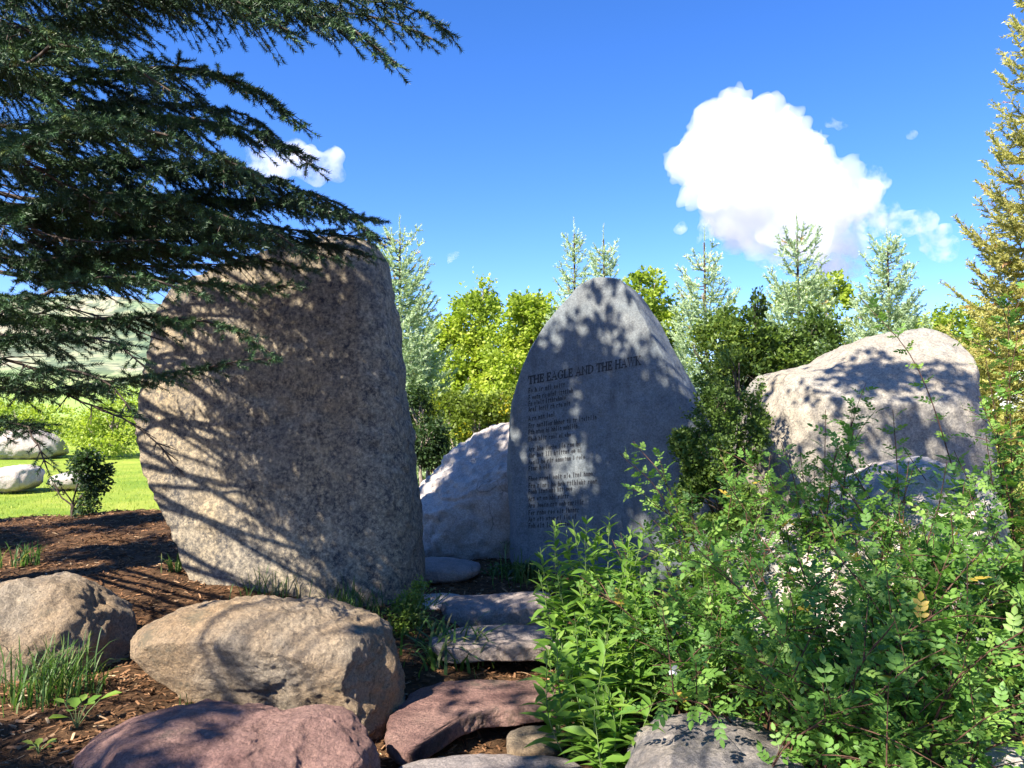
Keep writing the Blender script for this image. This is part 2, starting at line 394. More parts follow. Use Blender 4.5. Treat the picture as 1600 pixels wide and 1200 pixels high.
# far wooded hillside across the valley
m, n, l, b = newmat("far_hillside")
tc = N(n, "ShaderNodeTexCoord"); sp = N(n, "ShaderNodeSeparateXYZ"); l.new(tc.outputs['Object'], sp.inputs[0])
mp = N(n, "ShaderNodeMapping"); mp.inputs['Scale'].default_value = (1, 0.35, 0.45); l.new(tc.outputs['Object'], mp.inputs['Vector'])
n1 = N(n, "ShaderNodeTexNoise", Scale=0.02, Detail=6.0, Roughness=0.6); l.new(mp.outputs[0], n1.inputs['Vector'])
n2 = N(n, "ShaderNodeTexNoise", Scale=0.16, Detail=4.0, Roughness=0.7); l.new(mp.outputs[0], n2.inputs['Vector'])
c = ramp(n, l, n1.outputs[0], [(0.35, (0.42, 0.33, 0.27)), (0.5, (0.30, 0.30, 0.19)), (0.66, (0.17, 0.24, 0.13))]).outputs[0]
c = mix(n, l, ramp(n, l, n2.outputs[0], [(0.47, (0, 0, 0)), (0.55, (0.75, 0.75, 0.75))]).outputs[0], c, (0.07, 0.10, 0.075))
hz = N(n, "ShaderNodeMapRange"); hz.inputs['From Min'].default_value = 10; hz.inputs['From Max'].default_value = 24; l.new(sp.outputs[2], hz.inputs[0])
c = mix(n, l, hz.outputs[0], (0.24, 0.34, 0.10), c)
l.new(c, b.inputs['Base Color']); b.inputs['Roughness'].default_value = 1.0; b.inputs['Specular IOR Level'].default_value = 0.0
def hill_h(X, Y):
    t = np.clip((Y - 120) / 620, 0, 1) ** 1.15
    q = np.stack([X.ravel() * 0.006, Y.ravel() * 0.006, np.zeros(X.size)], 1)
    side = np.clip((120 - X) / 500, 0, 1)
    return -2 + t * (118 + 26 * fbm(q, 4).reshape(X.shape)) * side ** 0.8
V, F = grid_mesh(np.linspace(-1100, 260, 120), np.linspace(120, 1000, 90), hill_h)
g = link_mesh("hills", V, [F], m, smooth=True); g["kind"] = "structure"

# ------------------------------------------------------------------ rocks
_ico = {}
def ico(sub):
    if sub not in _ico:
        import bmesh
        bm = bmesh.new(); bmesh.ops.create_icosphere(bm, subdivisions=sub, radius=1)
        V = np.array([v.co[:] for v in bm.verts]); F = np.array([[v.index for v in f.verts] for f in bm.faces]); bm.free()
        _ico[sub] = (nrm(V), F)
    return _ico[sub]

def radial(poly2):
    """closed outline -> r(theta) about its centroid"""
    p = np.asarray(poly2); c = p.mean(0); k = len(p); out = []
    for i in range(k):
        a, b_, c_, d = p[i - 1], p[i], p[(i + 1) % k], p[(i + 2) % k]
        for t in np.linspace(0, 1, 10, endpoint=False):
            out.append(0.5 * (2 * b_ + (c_ - a) * t + (2 * a - 5 * b_ + 4 * c_ - d) * t * t + (3 * b_ - a - 3 * c_ + d) * t ** 3))
    q = np.array(out) - c; th = np.arctan2(q[:, 1], q[:, 0]); r = np.hypot(q[:, 0], q[:, 1])
    o = np.argsort(th); th, r = th[o], r[o]
    return c, (lambda t: np.interp(t, th, r, period=2 * np.pi))

def shape_rock(poly2, half, p, q, sub, flat):
    """flat=False: outline in XZ, half-thickness along Y; flat=True: outline in XY, half-thickness along Z"""
    c, rf = radial(poly2); D, F = ico(sub)
    a, b_, h = (D[:, 0], D[:, 2], D[:, 1]) if not flat else (D[:, 0], D[:, 1], D[:, 2])
    s0 = np.hypot(a, b_); k = 1.0 / np.maximum((s0 ** p + np.abs(h) ** p) ** (1 / p), 1e-9)
    r = rf(np.arctan2(b_, a)) * s0 * k; th = np.arctan2(b_, a); hh = h * k * half
    return c, r * np.cos(th), r * np.sin(th), hh, F

def finish_rock(name, label, cat, V, F, mat, cuts, rough, seed, group=None, loc=None, ridge=0.0, facets=0):
    cen = V.mean(0)
    for p0, nn in cuts:
        nn = nrm(np.array(nn)); p0 = np.array(p0)
        if ((cen - p0) @ nn) > 0: nn = -nn
        d = (V - p0) @ nn
        V = V - np.maximum(d, 0)[:, None] * nn * 0.97
    rf_ = np.random.default_rng(seed + 70)
    ext = (V.max(0) - V.min(0)) / 2
    for _ in range(facets):
        nn = nrm(rf_.normal(size=3) * [1, 1, .8]); sup = ((V - cen) @ nn).max()
        d = (V - cen) @ nn - sup * rf_.uniform(.89, .96)
        V = V - np.maximum(d, 0)[:, None] * nn * .85
    N0 = nrm(V - cen)
    s = V + seed * 13.7
    rg_ = 1 - 2 * np.abs(fbm(s * 3.2 + 5.1, 4, gain=.55))
    amp = rough * (0.5 * fbm(s * 1.6, 3) + 0.22 * fbm(s * 5.5, 3) + 0.16 * fbm(s * 15, 4, gain=.6) + 0.09 * vnoise(s * 40) + 0.2 * (rg_ - .2))
    if ridge:
        amp -= ridge * np.clip(1 - np.abs(fbm(s * np.array([1.2, 1.2, 2.6]), 3)) * 5, 0, 1)
    V = V + N0 * amp[:, None]
    base = V[:, 2].min()
    o = link_mesh(name, V - np.array([cen[0], cen[1], base]), [F], mat, None, True)
    o.location = (cen[0], cen[1], base)
    return tag(o, label, cat, group), V

def rock(name, label, cat, outline, Y, half, mat, p=2.6, cuts=(), rough=0.05, sub=6, seed=1, lean=0.0, yaw=0.0, group=None, ridge=0.0, facets=6):
    ks = np.interp(p, [2.4, 3, 4.5], [.15, .25, .42]); xc = P(sum(q[0] for q in outline) / len(outline), 650, Y)[0]
    pts = []
    for a, b_ in outline:
        cyp = sum(q[1] for q in outline) / len(outline); tpp = min(q[1] for q in outline)
        kk = -ks + (ks + .5) * np.clip((cyp - b_) / (cyp - tpp), 0, 1) * np.clip((b_ - 650) / 150, 0, 1)
        yy = Y + kk * half
        for _ in range(4):
            q = P(a, b_, yy); yy = Y + kk * half + yaw * (q[0] - xc) + lean * (q[2] - 1.2)
        yx = Y - ks * half
        for _ in range(4):
            qx = P(a, b_, yx); yx = Y - ks * half + yaw * (qx[0] - xc) + lean * (qx[2] - 1.2)
        pts.append([qx[0], q[1], q[2]])
    pts = np.array(pts)
    c, x, z, h, F = shape_rock(pts[:, [0, 2]], half, p, 0, sub, False)
    V = np.stack([c[0] + x, Y + h + lean * z + yaw * x, c[1] + z], 1)
    return finish_rock(name, label, cat, V, F, mat, cuts, rough, seed, group, ridge=ridge, facets=facets)

def slab(name, label, cat, foot, z, thick, mat, rough=0.03, sub=5, seed=1, p=9, tilt=(0, 0), ridge=0.0):
    pts = np.array([unproj(a, b_, z) for a, b_ in foot])
    c, x, y, h, F = shape_rock(pts[:, :2], thick / 2, p, 0, sub, True)
    V = np.stack([c[0] + x, c[1] + y, z - thick / 2 + h + tilt[0] * x + tilt[1] * y], 1)
    return finish_rock(name, label, cat, V, F, mat, (), rough, seed, ridge=ridge)

rock("standing_stone", "tallest standing stone, broad grey-brown speckled granite leaning under the dark spruce boughs", "stone",
     [(255, 455), (236, 490), (218, 540), (206, 590), (199, 640), (205, 690), (222, 740), (245, 790), (270, 840), (293, 890), (330, 960), (400, 1010), (500, 1030), (600, 1020), (648, 985), (653, 900),
      (647, 800), (639, 720), (630, 640), (618, 540), (608, 470), (596, 412), (577, 382), (548, 370), (500, 374), (440, 386), (380, 402), (330, 418), (288, 436)],
     6.0, 0.55, M_TALL, p=4.5, rough=0.05, seed=1, lean=0.06, yaw=0.10, facets=0, ridge=.012,
     cuts=[(P(420, 700, 5.62), (-0.14, -0.98, 0.08))], sub=7)

tstone, TV = rock("inscribed_stone", "arched blue-grey standing stone engraved with a title and verse, beside the stone steps", "stone",
     [(800, 905), (795, 800), (793, 720), (800, 640), (812, 590), (830, 545), (852, 508), (880, 474), (904, 447), (934, 433), (968, 436), (1004, 457), (1034, 490), (1060, 538), (1086, 585), (1106, 635),
      (1116, 690), (1120, 780), (1114, 900), (1095, 985), (950, 1010), (815, 985)],
     7.2, 0.6, M_TEXT, p=5, rough=0.018, seed=2, sub=7, yaw=-0.42, facets=0,
     cuts=[(P(930, 650, 6.85), (-0.40, -0.91, 0.10)),
           (P(976, 440, 6.92), np.cross(P(1080, 640, 6.45) - P(976, 440, 6.92), P(1062, 540, 7.15) - P(976, 440, 6.92)))])

rock("boulder", "large smooth grey-tan boulder rising behind the rose bushes, right of the inscribed stone", "boulder",
     [(1168, 740), (1172, 690), (1184, 640), (1200, 602), (1216, 584), (1250, 576), (1290, 566), (1325, 545), (1362, 530), (1402, 520), (1440, 515), (1474, 522), (1490, 540), (1498, 575), (1504, 620),
      (1520, 665), (1532, 730), (1545, 830), (1500, 900), (1330, 920), (1200, 890)],
     7.4, 1.0, M_RIGHT, p=2.8, rough=0.05, seed=3, facets=0, cuts=[(P(1360, 600, 6.62), (-0.05, -0.66, 0.75))])
rock("boulder", "sloping grey boulder wedged between the tallest stone and the inscribed stone", "boulder",
     [(640, 870), (641, 800), (645, 770), (668, 742), (700, 712), (742, 686), (792, 668), (850, 660), (900, 690), (910, 850), (860, 930), (740, 930), (660, 915)],
     8.3, 0.8, M_PALE, p=2.8, rough=0.10, seed=4, cuts=[(P(720, 745, 7.85), (-0.45, -0.5, 0.74))], ridge=0.03)
rock("boulder", "pale boulder mostly hidden behind the rose bushes, before the large smooth one", "boulder",
     [(1080, 990), (1098, 930), (1140, 882), (1200, 850), (1262, 822), (1330, 778), (1380, 742), (1422, 725), (1480, 721), (1515, 742), (1540, 800), (1550, 920), (1500, 1060), (1400, 1150), (1200, 1180), (1100, 1130)],
     5.0, 0.8, M_PALE, p=2.6, rough=0.07, seed=5, cuts=[(P(1260, 900, 4.52), (-0.35, -0.6, 0.7))])
rock("boulder", "round tan boulder at the left edge with a grass tuft in front", "boulder",
     [(-80, 1080), (-95, 985), (-60, 922), (0, 890), (50, 887), (102, 900), (140, 930), (165, 965), (176, 1003), (170, 1040), (150, 1080), (60, 1140), (-40, 1140)],
     4.3, 0.42, M_TAN, p=2.4, rough=0.06, seed=6, cuts=[(P(140, 1000, 4.1), (0.72, -0.6, 0.3))])
rock("boulder", "long tan-and-ochre boulder lying in front of the tallest stone", "boulder",
     [(216, 990), (226, 962), (260, 945), (320, 932), (380, 927), (440, 934), (500, 944), (555, 958), (586, 982), (602, 1022), (616, 1072), (628, 1130), (626, 1175), (614, 1225), (560, 1260), (480, 1215), (400, 1150), (320, 1100), (255, 1050), (224, 1018)],
     3.95, 0.42, M_TAN, p=2.7, rough=0.06, seed=7, sub=7, facets=0, cuts=[(P(400, 1060, 3.64), (-0.12, -0.93, -0.3)), (P(592, 1090, 3.8), (0.85, -0.5, 0.1))])
rock("boulder", "purplish-red sandstone rock at the bottom edge, below the long tan boulder", "boulder",
     [(88, 1215), (125, 1172), (165, 1135), (205, 1114), (280, 1112), (340, 1119), (400, 1116), (440, 1108), (476, 1094), (512, 1108), (547, 1140), (567, 1178), (582, 1230), (560, 1320), (320, 1350), (110, 1310)],
     3.05, 0.42, M_RED, p=2.5, rough=0.05, seed=8, sub=7, ridge=0.02, facets=14, cuts=[(P(420, 1125, 3.0), (0.35, -.35, .87)), (P(200, 1140, 2.95), (-0.55, -.4, .73)), (P(330, 1150, 2.78), (0.02, -0.72, 0.7)), (P(530, 1150, 2.95), (0.7, -0.55, 0.45))])
rock("boulder", "rounded dark-stained rock with pale mottled patches, at the bottom edge under the rose canes", "boulder",
     [(986, 1235), (1002, 1180), (1026, 1140), (1066, 1122), (1120, 1122), (1180, 1134), (1224, 1154), (1244, 1192), (1254, 1250), (1200, 1340), (1020, 1340)],
     2.9, 0.36, M_DARKROCK, p=2.6, rough=0.04, seed=9)
rock("boulder", "pale rock just showing in the bottom right corner", "boulder",
     [(1520, 1230), (1555, 1186), (1600, 1166), (1650, 1172), (1690, 1230), (1600, 1330)], 2.7, 0.3, M_PALE, p=2.5, rough=0.03, seed=10, sub=5)
rock("small_stone", "fist-sized pale stone in the mulch at the left end of the long tan boulder", "stone",
     [(218, 1030), (222, 1019), (234, 1016), (245, 1024), (244, 1040), (230, 1046), (219, 1040)], 3.85, 0.05, M_PALE, p=2.3, rough=0.012, sub=4, seed=11)
# steps
slab("stone_step", "broad purplish-red flat step in the middle of the path", "step",
     [(606, 1140), (640, 1085), (700, 1062), (790, 1060), (856, 1062), (880, 1092), (830, 1104), (748, 1112), (694, 1137), (642, 1170)], 0.135, 0.09, M_RED, rough=0.035, sub=6, seed=12, ridge=0.012)
slab("stone_step", "grey flat step at the bottom edge of the path", "step", [(622, 1196), (700, 1181), (800, 1180), (890, 1184), (920, 1240), (620, 1250)], 0.12, 0.16, M_STEP, rough=0.03, seed=13)
slab("stone_step", "small tan step stone beside the bright leafy plants", "step", [(792, 1152), (808, 1136), (860, 1133), (886, 1150), (862, 1172), (802, 1170)], 0.10, 0.12, M_TAN, rough=0.02, seed=14)
slab("stone_step", "thin overhanging grey step with a dark gap below it", "step", [(672, 994), (735, 977), (850, 977), (885, 998), (850, 1008), (765, 1008), (700, 1012)], 0.235, 0.10, M_STEP, rough=0.03, seed=15, sub=6)
rock("stone_step", "rounded log-shaped grey step above the thin overhanging one", "step",
     [(686, 962), (697, 938), (745, 933), (800, 925), (848, 922), (868, 934), (873, 962), (860, 990), (790, 1000), (710, 990)], 5.5, 0.26, M_STEP, p=3.2, rough=0.03, seed=16, sub=6)
rock("stone_step", "pale flat stone behind the feathery bush at the foot of the tallest stone", "step",
     [(640, 940), (660, 929), (700, 927), (722, 936), (716, 966), (650, 968)], 5.75, 0.2, M_PALE, p=3, rough=0.025, seed=17, sub=5)
rock("stone_step", "dark-veined flat grey stone, uppermost of the steps", "step",
     [(640, 880), (652, 872), (690, 872), (728, 879), (748, 889), (735, 902), (690, 908), (645, 904)], 6.6, 0.3, M_STEP, p=3.4, rough=0.025, seed=18, sub=5)
# lawn boulders
rock("boulder", "white sunlit boulder on the lawn, largest of those at left", "boulder", [(-30, 708), (-20, 685), (10, 673), (45, 671), (75, 680), (96, 704), (80, 716), (0, 718)], 30.5, 1.0, M_PALE, p=2.6, rough=0.12, seed=19, sub=5)
rock("boulder", "low white boulder at the left edge of the lawn, nearer than the largest", "boulder", [(-30, 755), (-15, 735), (15, 727), (50, 730), (58, 748), (40, 765), (0, 768)], 20.3, 0.6, M_PALE, p=2.6, rough=0.08, seed=20, sub=5)
rock("boulder", "small white boulder on the lawn behind the dark sapling", "boulder", [(78, 752), (90, 740), (112, 737), (134, 745), (130, 762), (95, 764)], 20.8, 0.5, M_PALE, p=2.6, rough=0.06, seed=21, sub=4)

# ------------------------------------------------------------------ engraving
tvl = TV.astype(np.float64); _, TF = ico(7)
bvh = BVHTree.FromPolygons([tuple(v) for v in tvl], [tuple(int(i) for i in f) for f in TF])
FACE_N = Vector((-0.40, -0.91, 0.10)).normalized()
def on_stone(px, py):
    hit = bvh.ray_cast(Vector((0, 0, CAM_Z)), ray(px, py))
    return np.array(hit[0] + FACE_N * 0.004) if hit[0] else P(px, py, 6.9)

def rect(x0, y0, x1, y1): return [(x0, y0), (x1, y0), (x1, y1), (x0, y1)]
def arc(cx, cy, rx, ry, a0, a1, t0, t1, n=10):
    q = []; A = np.radians(np.linspace(a0, a1, n + 1))
    for i in range(n):
        k0, k1 = A[i], A[i + 1]
        f = lambda k: t0 + (t1 - t0) * abs(math.cos(k))
        o = lambda k, d: (cx + (rx - d) * math.cos(k), cy + (ry - d * 0.6) * math.sin(k))
        q.append([o(k0, 0), o(k1, 0), o(k1, f(k1)), o(k0, f(k0))])
    return q
def stem(x, wd=0.13): return [rect(x, 0.0, x + wd, 1.0), rect(x - 0.07, 0, x, 0.05), rect(x + wd, 0, x + wd + 0.07, 0.05), rect(x - 0.07, 0.95, x, 1), rect(x + wd, 0.95, x + wd + 0.07, 1)]
GLYPH = {
    'T': (0.86, [rect(.37, 0, .50, .94), rect(.26, 0, .37, .05), rect(.50, 0, .61, .05), rect(.03, .94, .84, 1), [(.03, .74), (.07, .74), (.11, .94), (.03, .94)], [(.80, .74), (.84, .74), (.84, .94), (.76, .94)]]),
    'H': (1.0, stem(.11) + stem(.74) + [rect(.24, .47, .74, .53)]),
    'E': (0.76, [rect(.1, 0, .23, 1), rect(.03, 0, .1, .05), rect(.03, .95, .1, 1), rect(.23, .94, .66, 1), rect(.23, .47, .52, .53), rect(.23, 0, .70, .06), [(.60, .78), (.66, .78), (.66, .94), (.56, .94)], [(.64, .06), (.70, .06), (.74, .24), (.69, .24)], rect(.49, .40, .53, .60)]),
    'A': (1.0, [[(.11, .03), (.18, .03), (.50, .92), (.47, 1)], [(.45, 1), (.55, 1), (.90, .03), (.74, .03)], rect(.22, .32, .70, .38), rect(.02, 0, .28, .05), rect(.64, 0, .99, .05)]),
    'G': (1.02, arc(.52, .5, .46, .51, 40, 330, .05, .14, 16) + [rect(.74, .08, .87, .44), rect(.66, .40, .96, .45), [(.84, .72), (.89, .72), (.89, .95), (.82, .86)]]),
    'L': (0.74, stem(.1)[:4] + stem(.1)[4:] + [rect(.23, 0, .66, .06), [(.60, .06), (.66, .06), (.71, .26), (.66, .26)]]),
    'N': (1.04, [rect(.13, 0, .19, 1), rect(.84, 0, .90, 1), [(.05, 1), (.22, 1), (.90, .0), (.84, 0)], rect(.04, 0, .29, .05), rect(.74, .95, 1.0, 1)]),
    'D': (1.0, [rect(.1, 0, .23, 1), rect(.03, 0, .1, .05), rect(.03, .95, .1, 1)] + arc(.34, .5, .58, .5, -90, 90, .05, .14, 12) + [rect(.23, 0, .36, .05), rect(.23, .95, .36, 1)]),
    'W': (1.36, [[(.08, .97), (.22, .97), (.46, .0), (.38, 0)], [(.38, 0), (.44, 0), (.70, .97), (.65, .97)], [(.62, .97), (.76, .97), (1.0, 0), (.92, 0)], [(.92, 0), (.98, 0), (1.24, .97), (1.19, .97)], rect(.0, .95, .30, 1), rect(.56, .95, .80, 1), rect(1.08, .95, 1.34, 1)]),
    'K': (0.96, stem(.1) + [[(.23, .42), (.30, .42), (.80, .96), (.72, .96)], [(.32, .52), (.44, .60), (.90, .02), (.74, .02)], rect(.62, .95, .90, 1), rect(.66, 0, .97, .05)])}

def bold(q, e):
    q = np.array(q, float); c = q.mean(0); d = q - c
    return [tuple(v) for v in c + d + np.sign(d) * e]
def lay(buf, polys, ax, ay, ux, uy, vx, vy, e=.05):
    polys = [bold(q, e) for q in polys]
    for q in polys:
        V = [on_stone(ax + a * ux + b_ * vx, ay + a * uy + b_ * vy) for a, b_ in q]
        buf.add(V, [[0, 1, 2, 3]])

words = "THE EAGLE AND THE HAWK"
tot = sum((GLYPH[ch][0] + 0.04) if ch != ' ' else 0.42 for ch in words)
x0, y0, x1, y1 = 825.5, 600.5, 1002.0, 569.5
k = (x1 - x0) / tot; cur = 0.0; sl = (y1 - y0) / (x1 - x0)
tb = Buf()
for ch in words + ' ':
    if ch == ' ': cur += 0.42; tb.build('engraved_word', M_INK).parent = tstone; tb = Buf(); continue
    wd, polys = GLYPH[ch]; hgt = 12.2 + 1.6 * cur / tot
    lay(tb, polys, x0 + cur * k, y0 + cur * k * sl, k, k * sl, 0.25, -hgt)
    cur += wd + 0.04
# verse lines: worn lettering that is too small to read in the photograph, set line by line at the same places
LINES = [(614, 885, 604, "21235"), (625, 897, 613, "14247"), (634.5, 886, 624, "25:"), (643.7, 893, 633, "45233"),
         (658, 869, 650, "1234"), (669, 934, 655, "375228"), (679, 904, 668.5, "34257"), (690, 894, 681.6, "44423"),
         (706, 909, 696, "335332"), (715.5, 911, 706, "333722"), (726, 916, 716.7, "523714"), (736, 861, 731, "413"),
         (751.7, 928, 742.8, "454344"), (762.6, 935, 755, "352384"), (772, 896, 766, "4437"), (783, 891, 778, "32235"),
         (793.5, 914, 787.5, "35337"), (805, 907, 799.5, "34336"), (815, 903, 810, "334232"), (825, 895, 821, "33423")]
FRAG = [[rect(.1, 0, .3, .62), rect(.3, .5, .6, .62), rect(.6, 0, .8, .55)], [rect(.1, 0, .3, .62), rect(.3, .52, .75, .62)], arc(.45, .32, .38, .33, 0, 360, .12, .2, 8), arc(.45, .32, .38, .33, 40, 320, .12, .2, 8) + [rect(.2, .28, .7, .36)],
        [rect(.3, 0, .52, 1)], [rect(.1, 0, .3, 1), rect(.3, .5, .6, .62), rect(.6, 0, .8, .55)], [rect(.3, 0, .5, .8), rect(.1, .54, .75, .63)], [rect(.35, 0, .55, .62), rect(.35, .76, .55, .9)]]
CAPS = [[rect(.1, 0, .32, 1), rect(.32, .88, .8, 1), rect(.32, .44, .7, .54)], [[(.0, 0), (.2, 0), (.5, 1), (.38, 1)], [(.38, 1), (.55, 1), (.95, 0), (.7, 0)], rect(.2, .3, .7, .4)]]
vb = Buf(); rl = random.Random(3)
for (ya, xe, ye, ws) in LINES:
    xa = 825.8; sl = (ye - ya) / (xe - xa)
    lens = [ord(c_) - 48 for c_ in ws]; slots = sum(lens) + 0.75 * (len(lens) - 1) + 0.4
    adv = (xe - xa) / slots; cur = 0.0; first = True
    for wlen in lens:
        for _ in range(wlen):
            fr = rl.choice(CAPS) if first else rl.choice(FRAG); first = False
            lay(vb, fr, xa + cur * adv, ya + cur * adv * sl, adv * 1.02, adv * 1.02 * sl, 0.1, -7.4)
            cur += 1
        cur += 0.75
vb.build("engraved_verse", M_INK).parent = tstone
for c_ in tstone.children:
    c_.matrix_parent_inverse.identity(); c_.location = -tstone.location
for c_ in list(tstone.children):      # bake the offset into the mesh so that parts sit at the stone's origin
    vv = np.empty(len(c_.data.vertices) * 3, dtype=np.float32); c_.data.vertices.foreach_get("co", vv)
    vv = vv.reshape(-1, 3) - np.array(tstone.location, dtype=np.float32); c_.data.vertices.foreach_set("co", vv.ravel()); c_.location = (0, 0, 0)

# ------------------------------------------------------------------ foliage prototypes
def needle_shoot(nn, ang, nlen, nwid, seed):
    r = np.random.default_rng(seed); V = []; F = []
    for i in range(nn):
        t = (i + 0.5) / nn; a = i * 2.39996 + r.uniform(-.3, .3); el = math.radians(ang + r.uniform(-12, 12))
        d = np.array([math.cos(a) * math.sin(el), math.cos(el), math.sin(a) * math.sin(el)])
        s_ = nrm(np.cross(d, r.normal(size=3))); b0 = np.array([0, t, 0]); L = nlen * r.uniform(.8, 1.15)
        k = len(V); V += [b0 - s_ * nwid / 2, b0 + s_ * nwid / 2, b0 + d * L]; F.append([k, k + 1, k + 2])
    return np.array(V), np.array(F)
SHOOT_NEAR = [needle_shoot(34, 52, 0.42, 0.085, s_) for s_ in range(3)]     # unit length = 5.5 cm
SHOOT_FAR = [needle_shoot(16, 44, 0.36, 0.15, s_ + 10) for s_ in range(3)]
def leaflet(wd, fold=0.12):
    V = np.array([(0, 0, 0), (-wd * .8, .28, fold * .7), (-wd * .75, .66, fold), (0, 1, 0), (wd * .75, .66, fold), (wd * .8, .28, fold * .7), (0, .5, 0)])
    return V, np.array([(0, 1, 6), (1, 2, 6), (2, 3, 6), (3, 4, 6), (4, 5, 6), (5, 0, 6)])
LEAF4 = (np.array([(0, 0, 0), (-.34, .5, .06), (0, 1, 0), (.34, .5, .06)]), np.array([(0, 1, 2), (0, 2, 3)]))
OVAL = leaflet(0.36)
def compound(pairs, seed):
    r = np.random.default_rng(seed); b_ = Buf(); lv, lf = leaflet(0.33, 0.08)
    for i in range(pairs):
        t = 0.25 + 0.6 * i / pairs
        for s_ in (-1, 1):
            a = math.radians(s_ * (62 - 8 * i) + r.uniform(-10, 10)); sc = r.uniform(.30, .40)
            d = np.array([[math.sin(a), math.cos(a), r.uniform(-.15, .2)]])
            inst(b_, (lv, lf), np.array([[0, t, 0]]), frames(d), np.array([sc]))
    inst(b_, (lv, lf), np.array([[0, .82, 0]]), frames(np.array([[0, 1, -.1]])), np.array([.40]))
    b_.add([(-.012, 0, 0), (.012, 0, 0), (0, .85, 0)], [[0, 1, 2]])
    V = np.concatenate(b_.V); V[:, 2] -= 0.25 * V[:, 1] ** 2 * 0.5
    return V, np.concatenate(b_.F[3])
COMP = [compound(3, 1), compound(2, 2), compound(3, 3)]
def lance(wd, curl):
    prof = [(0, .08), (.15, .55), (.4, 1.0), (.65, .8), (.85, .4)]; V = []; F = []
    for y, w_ in prof:
        z = -curl * y * y; V += [(-wd * w_, y, z + .05 * w_), (0, y, z), (wd * w_, y, z + .05 * w_)]
    V.append((0, 1, -curl))
    for i in range(len(prof) - 1):
        a = 3 * i
        F += [(a, a + 3, a + 1), (a + 1, a + 3, a + 4), (a + 1, a + 4, a + 2), (a + 2, a + 4, a + 5)]
    a = 3 * (len(prof) - 1); F += [(a, 15, a + 1), (a + 1, 15, a + 2)]
    return np.array(V, dtype=float), np.array(F)
LANCE = [lance(.15, .25), lance(.16, .5), lance(.14, .1)]

# ------------------------------------------------------------------ the dark spruce at left
def bough(parent, pts, lat=0.42, start=0.25, dens=0.05, r0=0.02, droop=0.25, seed=0, needles=M_NEEDLE, twig_only=False, vshift=0.0, coarse=False):
    r = np.random.default_rng(1000 + seed)
    C, L = spline(pts, max(12, int(np.linalg.norm(np.asarray(pts[-1]) - np.asarray(pts[0])) / 0.06)))
    wood = Buf(); SP = []; SD = []
    C = C + np.cumsum(r.normal(0, 0.004, C.shape), axis=0) * np.linspace(0, 1, len(C))[:, None]
    tube(wood, C, r0, 0.003, 6)
    T = nrm(np.gradient(C, axis=0)); n_ = int(L * (1 - start) / dens)
    def shoots(p, d, ln, sag):
        m_ = max(1, int(ln / 0.045))
        for j in range(m_):
            q = j * 0.045; SP.append(p + d * q + np.array([0, 0, -sag * q * q])); SD.append(nrm(d + np.array([0, 0, -2 * sag * q])))
    for i in range(n_):
        s_ = start + (1 - start) * (i + r.uniform(0, .6)) / n_
        x = s_ * (len(C) - 1); k = min(int(x), len(C) - 2); p = C[k] + (C[k + 1] - C[k]) * (x - k); t = T[k]
        sd = nrm(np.cross(t, [0, 0, 1.0])); up = np.cross(sd, t)
        for side in (-1, 1):
            if r.random() < 0.10: continue
            ll = lat * min(1, (1 - s_) * 2.0 + 0.18) * r.uniform(.5, 1.1) * min(1, 0.45 + (s_ - start) * 3)
            a = math.radians(r.uniform(38, 62))
            d = nrm(t * math.cos(a) + sd * side * math.sin(a) + up * r.uniform(-.35, .25))
            sag = droop * r.uniform(.5, 2.0)
            q = np.linspace(0, ll, 5); pl = p + d * q[:, None]; pl[:, 2] -= sag * q * q
            tube(wood, pl, 0.0045, 0.0018, 3)
            if twig_only: 
                for _ in range(2):
                    e = nrm(d + r.normal(0, .5, 3)); q0 = pl[r.integers(1, 4)]
                    tube(wood, np.array([q0, q0 + e * ll * .2, q0 + e * ll * .4 - np.array([0, 0, .02])]), 0.002, 0.001, 3)
                continue
            bare = 0.25 if s_ < 0.5 else 0.08
            nt = int(ll * (1 - bare) / 0.05)
            shoots(pl[-1], nrm(pl[-1] - pl[-2]), 0.05, 0)
            for j in range(nt):
                qq = bare * ll + j * 0.05; pp = p + d * qq + np.array([0, 0, -sag * qq * qq]); dd = nrm(d + np.array([0, 0, -2 * sag * qq]))
                SP.append(pp); SD.append(dd)
                s2 = nrm(np.cross(dd, [0, 0, 1.0]))
                for sg in (-1, 1):
                    if r.random() < 0.25: continue
                    tl = min(0.17, (ll - qq) * 0.55 + 0.03) * r.uniform(.5, 1.1); b2 = math.radians(r.uniform(35, 60))
                    e = nrm(dd * math.cos(b2) + s2 * sg * math.sin(b2) + np.array([0, 0, r.uniform(-.6, .12)]))
                    shoots(pp, e, tl, 0.5)
    if not twig_only: shoots(C[-1], T[-1], 0.08, 0)
    wo = wood.build("branch", M_BARK, parent, True)
    if SP:
        nb = Buf(); SP = np.array(SP); SD = np.array(SD); kind = r.integers(0, 3, len(SP))
        clump = vnoise(SP * 3.1 + seed * 7.7)
        var = np.clip(0.42 + vshift + 0.30 * clump + r.normal(0, .12, len(SP)), 0, 1)
        for q in range(3):
            mk = kind == q
            inst(nb, (SHOOT_FAR if coarse else SHOOT_NEAR)[q], SP[mk], frames(SD[mk], r.uniform(0, 6.28, mk.sum())), np.full(mk.sum(), 0.055), var[mk])
        nb.build("needles", needles, wo)
    return wo

